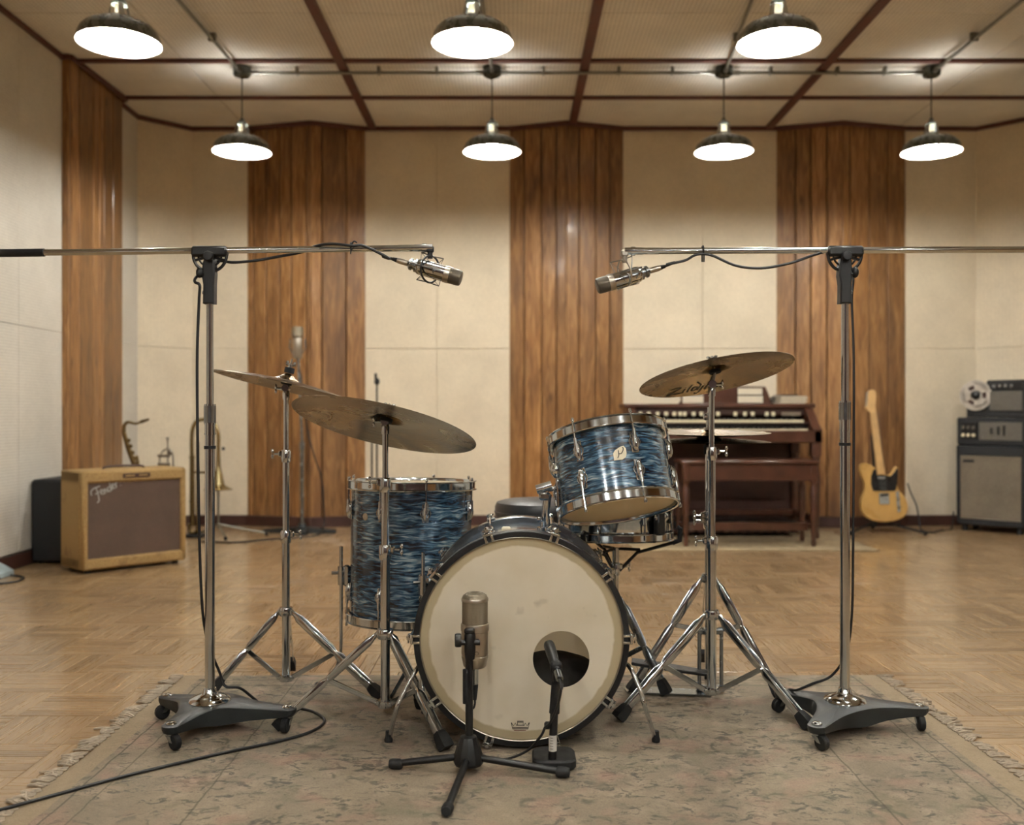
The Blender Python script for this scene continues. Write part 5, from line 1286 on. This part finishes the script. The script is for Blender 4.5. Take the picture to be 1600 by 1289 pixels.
cable('microphone_cable', 'brown cable hanging from the far studio microphone to the floor', [(bm_x, nd-.03, z2_), P(472, 600, nd-.05), P(480, 670, nd-.02), P(492, 715, nd-.02), P(503, 750, nd), P(506, 790, nd), P(506, 820, nd), (P(500, 0, nd).x, nd-.2, .006), (P(440, 0, nd).x, 7.0, .006), (P(370, 0, 6.9).x, 6.85, .006), (P(315, 0, 6.9).x, 6.9, .006)], .006)
pd_ = 7.5; pxx = P(585, 0, pd_).x
ts = thing('folded_mic_stand', 'thin black microphone stand with clip, behind the floor tom', 'stand', (pxx, pd_, 0))
for x, yy in ((581, 640), (589, 600)): B().cyl((P(x, 0, pd_).x, pd_, .03), (P(x, 0, pd_).x, pd_, P(0, yy, pd_).z), .007, n=10).build('tube', M_['black'], ts)
B().box(P(586, 642, pd_), (.06, .03, .03), None, .006).build('clamp', M_['black'], ts)
cl_ = B(); cl_.ball(P(589, 596, pd_), (.022, .018, .03), 10); cl_.box(P(587, 588, pd_), (.02, .02, .05), None, .006); cl_.build('mic_clip', M_['rubber'], ts)
B().lathe([(0, 0), (.13, 0), (.135, .01), (.12, .025), (.03, .035), (0, .036)], 24, Matrix.Translation((pxx, pd_, 0))).build('round_base', M_['iron'], ts)

# ------------------------------------------------------------------ organ, bench, music
r2 = B().box((xat(1155, 6.95), 6.98, .004), (1.62, 1.08, .008), None, .003); tag(r2.build('small_rug', M_['rug2']), 'pale worn rug under the organ and its bench', 'rug')
OX0, OX1, OY0, OY1 = .86, 2.24, 7.02, 7.62; OW = OX1-OX0; OC = (OX0+OX1)/2
og = thing('electric_organ', 'mahogany console organ with two keyboards against the back wall', 'organ', (OC, OY0, .008))
def bo(name, x0, x1, y0, y1, z0, z1, m='mahogany', bev=.006, par=og): return B().box(((x0+x1)/2, (y0+y1)/2, (z0+z1)/2), (x1-x0, y1-y0, z1-z0), None, bev).build(name, M_[m], par)
bo('case_top', OX0-.02, OX1+.02, OY0+.22, OY1, .955, .985)
bo('case_back', OX0+.02, OX1-.02, OY1-.03, OY1-.005, .10, .955, 'mahogany_dark')
bo('upper_fascia', OX0+.05, OX1-.05, OY0+.25, OY0+.30, .90, .955, 'mahogany_dark')
bo('key_bed', OX0, OX1, OY0+.02, OY1-.1, .70, .765)
bo('key_slip', OX0, OX1, OY0, OY0+.02, .70, .79)
bo('manual_riser', OX0+.06, OX1-.06, OY0+.145, OY0+.165, .785, .845, 'ebony', .002)
bo('manual_shelf', OX0+.06, OX1-.06, OY0+.12, OY0+.30, .835, .848, 'mahogany_dark', .002)
for x in (OX0, OX1-.06):
    ck = B().prism([(0, .70), (0, .80), (.06, .835), (.14, .90), (.24, .965), (.58, .965), (.58, .70)], 0, .06, Matrix(((0, 0, 1, x), (1, 0, 0, OY0), (0, 1, 0, 0), (0, 0, 0, 1))), .006); ck.build('cheek', M_['mahogany'], og)
for man, (y0_, z_, kl) in enumerate(((OY0+.015, .800, .135), (OY0+.115, .866, .135))):
    nkeys = 36; x0_, x1_ = OX0+.10, OX1-.10; kw = (x1_-x0_)/nkeys; wk = B(); bk_ = B()
    for k in range(nkeys):
        wk.box((x0_+(k+.5)*kw, y0_+kl/2, z_-.01), (kw-.0015, kl, .02))
        if k % 7 in (0, 1, 3, 4, 5) and k < nkeys-1: bk_.box((x0_+(k+1)*kw, y0_+kl*.66, z_+.006), (kw*.55, kl*.66, .014))
    a_ = wk.build('white_keys', M_['ivory'], og, smooth=False); a_['kind'] = 'stuff'; b_ = bk_.build('black_keys', M_['ebony'], og, smooth=False); b_['kind'] = 'stuff'
for x in (1000, 1013, 1027, 1040, 1053, 1062, 1069, 1083, 1095, 1108, 1121, 1148, 1163, 1175, 1197, 1207): bo('tab', xat(x, 7.28)-.013, xat(x, 7.28)+.013, OY0+.232, OY0+.25, .893, .925, 'ivory', .004)
bo('nameplate_strip', xat(1222, 7.25), xat(1252, 7.25), OY0+.235, OY0+.25, .895, .925, 'nickel', .002)
leg_prof = [(.0, .0), (.028, .0), (.03, .03), (.02, .06), (.026, .10), (.032, .2), (.034, .45), (.026, .52), (.034, .56), (.034, .60), (0, .60)]
for (x, y) in ((OX0+.04, OY0+.04), (OX1-.04, OY0+.04), (OX0+.04, OY1-.05), (OX1-.04, OY1-.05)):
    B().lathe(leg_prof, 16, Matrix.Translation((x, y, .008))).build('leg', M_['mahogany'], og)
    bo('leg_block', x-.035, x+.035, y-.035, y+.035, .60, .70)
for x in (OX0+.04, OX1-.04): bo('side_rail', x-.02, x+.02, OY0+.06, OY1-.06, .12, .17)
bo('back_rail', OX0+.06, OX1-.06, OY1-.09, OY1-.05, .12, .17)
bo('pedal_case', OX0+.14, OX1-.14, OY0+.16, OY1-.1, .03, .12, 'ebony')
for k in range(17): bo('pedal', OX0+.17+k*.063, OX0+.20+k*.063, OY0+.0, OY0+.18, .05, .07, 'mahogany_dark', .003)
# music rest
ms = B().prism([(xat(1060, 7.45)-OC, .985), (xat(1064, 7.45)-OC, 1.02), (xat(1061, 7.45)-OC, 1.06), (xat(1063, 7.45)-OC, 1.117), (xat(1100, 7.45)-OC, 1.122), (xat(1104, 7.45)-OC, 1.14), (xat(1143, 7.45)-OC, 1.14), (xat(1148, 7.45)-OC, 1.122), (xat(1195, 7.45)-OC, 1.117), (xat(1200, 7.45)-OC, 1.06), (xat(1204, 7.45)-OC, .985)], -.01, .01, Matrix.Translation((OC, 7.44, .0)) @ Matrix.Rotation(math.pi/2, 4, 'X'), .003)
ms.build('music_rest', M_['mahogany'], og)
bo('music_ledge', xat(1060, 7.42), xat(1204, 7.42), 7.385, 7.435, .985, .997)
def book(label, x0, x1, y0, y1, d, t, m='paper', name='music_book', grp='music books on the organ'):
    a, b = P(x0, y1, d), P(x1, y0, d); c = (a+b)/2
    rt = thing(name, label, 'book', (c.x, d, a.z), group=grp); wd, ht = b.x-a.x, b.z-a.z
    B().box((c.x, d, c.z), (wd, t, ht), None, .002).build('pages', M_['paper'], rt)
    B().box((c.x, d-t/2-.001, c.z), (wd+.006, .002, ht+.004)).build('cover', M_[m], rt); return rt
book('upper white song book left of centre on the organ music rest', 1067, 1098, 607, 616, 7.405, .012)
book('lower white song book left of centre on the organ music rest', 1067, 1098, 619, 629, 7.39, .012)
book('upper white song book right of centre on the organ music rest', 1153, 1190, 607, 616, 7.405, .012)
book('lower white song book right of centre on the organ music rest', 1153, 1191, 619, 629, 7.39, .012)
bb = thing('ring_binder', 'black binder lying open at the right end of the organ top', 'binder', (P(1220, 0, 7.5).x, 7.5, .985))
zb_ = P(0, 626, 7.5).z
B().box((P(1220, 0, 7.5).x, 7.5, (.985+zb_)/2), (.19, .2, zb_-.985), None, .004).build('page_block', M_['grey_panel'], bb)
B().prism([(-.1, 0), (.1, .02), (.1, .045), (-.02, .045), (-.1, .008)], -.11, .11, Matrix.Translation((P(1220, 0, 7.5).x, 7.5, zb_)) @ Matrix.Rotation(math.pi/2, 4, 'X'), .003).build('cover', M_['black'], bb)
for k in range(5):
    zz_ = .986+k*.0115; xx_ = P(1236, 0, 7.32).x+(-.01, .006, -.004, .008, 0)[k]
    mg = thing('magazine', ('bottom', 'second lowest', 'middle', 'second highest', 'top')[k]+' magazine of the stack at the right end of the organ', 'magazine', (xx_, 7.33, zz_), group='magazines stacked on the organ')
    B().box((xx_, 7.33, zz_+.0055), (.2, .15, .010), None, .002).build('pages', M_['paper'], mg)
    B().box((xx_, 7.33, zz_+.0107), (.202, .152, .0012)).build('cover', M_['mahogany_dark' if k % 2 else 'nickel'], mg)
# bench
BX0, BX1, BY0, BY1 = xat(1064, 6.72), xat(1270, 6.72), 6.62, 6.92
bn = thing('organ_bench', 'dark wooden organ bench with slim legs in front of the organ', 'bench', ((BX0+BX1)/2, (BY0+BY1)/2, .008))
bz = P(0, 719, 6.65).z
bo('seat_board', BX0-.015, BX1+.015, BY0-.015, BY1+.015, bz-.028, bz, 'mahogany', .009, bn)
bo('apron', BX0+.02, BX1-.02, BY0+.005, BY0+.025, bz-.14, bz-.028, 'mahogany', .003, bn); bo('apron', BX0+.02, BX1-.02, BY1-.025, BY1-.005, bz-.14, bz-.028, 'mahogany', .003, bn)
for x in (BX0+.02, BX1-.02):
    for y in (BY0+.02, BY1-.02):
        bo('leg_block', x-.024, x+.024, y-.024, y+.024, bz-.15, bz-.028, 'mahogany', .004, bn)
        B().lathe([(0, 0), (.014, 0), (.018, .02), (.014, .05), (.019, .1), (.022, .25), (.024, bz-.2), (.016, bz-.18), (.023, bz-.155), (0, bz-.155)], 14, Matrix.Translation((x, y, .008))).build('leg', M_['mahogany'], bn)
    bo('side_stretcher', x-.012, x+.012, BY0+.03, BY1-.03, .12, .15, 'mahogany', .003, bn)
bo('stretcher', BX0+.02, BX1-.02, (BY0+BY1)/2-.02, (BY0+BY1)/2+.02, .10, .155, 'mahogany', .003, bn)

# ------------------------------------------------------------------ electric guitar on a stand
gd = 7.42
def gq(cx, cy): p = P(1300+cx/4.297, 560+cy/4.297, gd); return (p.x, p.z)
g0 = gq(360, 1000)
gt = thing('electric_guitar', 'butterscotch electric guitar with black pickguard before the right oak wedge', 'guitar', (g0[0], gd, gq(0, 1100)[1]))
zfl = gq(0, 1100)[1]; Sh = Matrix.Shear('XZ', 4, (0, .13)) if False else Matrix(((1, 0, 0, 0), (0, 1, .12, -.12*zfl), (0, 0, 1, 0), (0, 0, 0, 1)))
def slab(pts, y0, y1, sm=True, bev=.003, k=4):
    q = [gq(*p) for p in pts]
    if sm: q = [(p.x, p.y) for p in spline([V((a, b, 0)) for a, b in q], k, True)]
    return B().prism([(a, b) for a, b in q], -y1, -y0, Sh @ Matrix.Translation((0, gd, 0)) @ Matrix.Rotation(math.pi/2, 4, 'X') @ Matrix.Diagonal((1, 1, 1, 1)), bev)
def front(pts, off, th, sm=False, bev=.001, k=4): return slab(pts, -off-th, -off, sm, bev, k)
slab([(305, 735), (335, 760), (370, 780), (405, 785), (432, 755), (450, 730), (463, 745), (458, 790), (450, 845), (465, 890), (498, 930), (515, 985), (508, 1035), (480, 1068), (420, 1092), (350, 1100), (280, 1090), (235, 1068), (205, 1030), (200, 980), (212, 930), (232, 885), (232, 840), (215, 795), (203, 750), (212, 720), (240, 706), (275, 715)], 0, .045, bev=.006).build('body', M_['blonde'], gt)
front([(275, 795), (292, 752), (308, 742), (318, 780), (370, 786), (408, 792), (436, 762), (450, 736), (461, 748), (456, 790), (448, 845), (440, 880), (428, 892), (285, 892), (273, 850)], 0, .003).build('pickguard', M_['pick'], gt)
front([(314, 785), (366, 780), (325, 350), (286, 360)], -.004, .022, bev=.004).build('neck', M_['maple'], gt)
front([(286, 365), (262, 340), (252, 326), (268, 300), (272, 265), (270, 238), (285, 215), (305, 208), (325, 214), (331, 240), (328, 280), (322, 320), (325, 352)], -.004, .016, True, .002, 2).build('headstock', M_['maple'], gt)
for k in range(6):
    cx, cy = 262+k*2.2, 318-k*17; p = gq(cx, cy); B().ball((p[0], gd+.12*(p[1]-zfl)-.006, p[1]), (.013, .009, .008), 8).build('tuner', M_['chrome'], gt)
front([(322, 905), (390, 905), (390, 980), (322, 980)], .001, .006).build('bridge', M_['chrome'], gt); front([(330, 912), (385, 906), (385, 925), (330, 930)], .006, .005).build('bridge_pickup', M_['pick'], gt)
front([(318, 795), (368, 795), (368, 810), (318, 810)], .003, .006).build('neck_pickup', M_['chrome'], gt)
front([(436, 895), (458, 892), (464, 1030), (442, 1034)], .0, .004).build('control_plate', M_['chrome'], gt)
for cx, cy in ((449, 945), (453, 1000)): p = gq(cx, cy); B().lathe([(0, 0), (.012, 0), (.011, .018), (0, .019)], 14, frame((p[0], gd+.12*(p[1]-zfl)-.003, p[1]), (0, -1, 0))).build('knob', M_['chrome'], gt)
for k in range(6):
    a, b = gq(300+k*8, 360), gq(335+k*8, 950)
    B().tube([(a[0], gd+.12*(a[1]-zfl)-.021, a[1]), (b[0], gd+.12*(b[1]-zfl)-.010, b[1])], .0006, 4).build('string', M_['chrome'], gt)
gs = thing('guitar_stand', 'low black floor stand under the electric guitar', 'stand', (g0[0], gd+.05, 0))
gsm = B(); gsm.cyl((g0[0], gd+.16, .06), (g0[0]-.03, gd+.2, .75), .01, n=10); gsm.build('post', M_['black'], gs)
for (x, y) in ((P(1322, 0, 7.4).x, 7.3), (P(1440, 0, 7.35).x, 7.28), (g0[0], 7.68)):
    l_ = B().tube([(g0[0], gd+.16, .08), (x, y, .018)], .010, 8).build('leg', M_['black'], gs); B().ball((x, y, .016), .016, 8).build('rubber_foot', M_['rubber'], l_)
for s in (-1, 1): B().tube([(g0[0], gd+.16, .1), (g0[0]+s*.09, gd+.08, .055), (g0[0]+s*.09, gd-.03, .058), (g0[0]+s*.09, gd-.035, .085)], .009, 8).build('cradle_arm', M_['rubber'], gs)
cable('instrument_cable', 'brown cable curling down from the guitar to the floor', [P(1418, 755, 7.50), P(1424, 772, 7.46), P(1432, 790, 7.42), P(1436, 812, 7.40), P(1440, 828, 7.38), (P(1452, 0, 7.45).x, 7.40, .008), (P(1470, 0, 7.5).x, 7.52, .008), (P(1488, 0, 7.6).x, 7.62, .008), P(1490, 800, 7.75)], .006)

# ------------------------------------------------------------------ right corner: cabinet, amplifier head, tape machine
CL, CR_ = V((3.47, 7.60, 0)), V((3.83, 7.26, 0)); cu = (CR_-CL); CW = cu.length; ca = math.atan2(cu.y, cu.x)
def rbox(par, name, x0, x1, y0, y1, z0, z1, m, bev=.006): return B().box(((x0+x1)/2, (y0+y1)/2, (z0+z1)/2), (x1-x0, y1-y0, z1-z0), None, bev).build(name, M_[m], par, local=True)
cab_ = thing('speaker_cabinet', 'tall black speaker cabinet with grey grille cloth at the right edge', 'speaker', CL, ca); D_ = .34
rbox(cab_, 'body', 0, CW, .015, D_, .05, .665, 'tolex', .012)
for nm, a in (('frame_top', (0, CW, 0, .03, .585, .665)), ('frame_bottom', (0, CW, 0, .03, .05, .10)), ('frame_side', (0, .03, 0, .03, .05, .665)), ('frame_side', (CW-.03, CW, 0, .03, .05, .665))): rbox(cab_, nm, *a, 'tolex', .008)
rbox(cab_, 'grille_cloth', .028, CW-.028, .006, .02, .095, .59, 'grille_grey', .002)
rbox(cab_, 'piping', .03, CW-.03, .002, .008, .098, .104, 'nickel', .001)
rbox(cab_, 'name_plate', .05, .13, .0, .008, .535, .555, 'black', .002)
for x in (.05, CW-.05):
    for y in (.05, D_-.05): B().cyl((x, y, 0), (x, y, .055), .022, n=12).build('foot', M_['rubber'], cab_, local=True)
hd_ = thing('amplifier_head', 'black amplifier head with knob panel on top of the speaker cabinet', 'amplifier', CL+V((0, 0, .667)), ca)
rbox(hd_, 'body', 0, CW, .012, D_, 0, .215, 'tolex', .01)
rbox(hd_, 'knob_panel', .03, .155, .004, .016, .05, .175, 'ebony', .003)
rbox(hd_, 'grille_panel', .165, CW-.02, .004, .016, .04, .18, 'grey_panel', .003)
for i in range(3):
    for j in range(2): B().lathe([(0, 0), (.013, 0), (.012, .016), (0, .017)], 12, frame((.053+i*.038, .004, .078+j*.06), (0, -1, 0))).build('knob', M_['ivory' if j == 0 else 'grey_panel'], hd_, local=True)
for i, x in enumerate((.25, .30, .34)): rbox(hd_, 'switch', x, x+.014, -.006, .006, .09-.02*i*.3, .135+.01*i, 'ebony', .002)
tr_ = thing('tape_recorder', 'reel to reel tape recorder standing on the amplifier head', 'tape recorder', CL+V((0, 0, .884)), ca)
rbox(tr_, 'deck', .12, CW-.01, .05, .27, .0, .035, 'black', .006); rbox(tr_, 'housing', .20, CW-.015, .07, .25, .03, .285, 'tolex', .01)
rbox(tr_, 'front_panel', .225, CW-.035, .062, .074, .05, .20, 'grey_panel', .003); rbox(tr_, 'meter_strip', .225, CW-.035, .060, .074, .212, .265, 'ebony', .003)
for i in range(4): B().lathe([(0, 0), (.014, 0), (.013, .012), (0, .013)], 12, frame((.26+i*.042, .060, .238), (0, -1, 0))).build('meter_knob', M_['chrome_dull'], tr_, local=True)
rbox(tr_, 'reel_bracket', .05, .22, .08, .11, .0, .17, 'black', .006)
rc_ = V((.125, .06, .17)); Mr = frame(rc_, V((.05, -1, 0)))
RO, n_ = .118, 48; vs = []; fs = []
mbr = B()
for k in range(3):                                     # three webs of the flange between the windows
    a0 = math.radians(20+120*k)
    mbr.lathe([(.03, -.002), (.105, -.002), (.105, .002), (.03, .002)], 14, Mr, True, a0, a0+math.radians(78))
mbr.lathe([(.078, -.002), (RO, -.002), (RO, .002), (.078, .002)], 48, Mr, True); mbr.lathe([(.02, -.002), (.048, -.002), (.048, .002), (.02, .002)], 32, Mr, True)
ro = mbr.build('reel', M_['reel'], tr_, local=True)
B().lathe([(0, -.012), (.095, -.012), (.095, -.006), (0, -.006)], 32, Mr).build('tape_pack', M_['mahogany_dark'], ro, local=True)
B().lathe([(0, 0), (.034, 0), (.034, .006), (.02, .02), (0, .022)], 20, Mr).build('hub', M_['black'], ro, local=True)
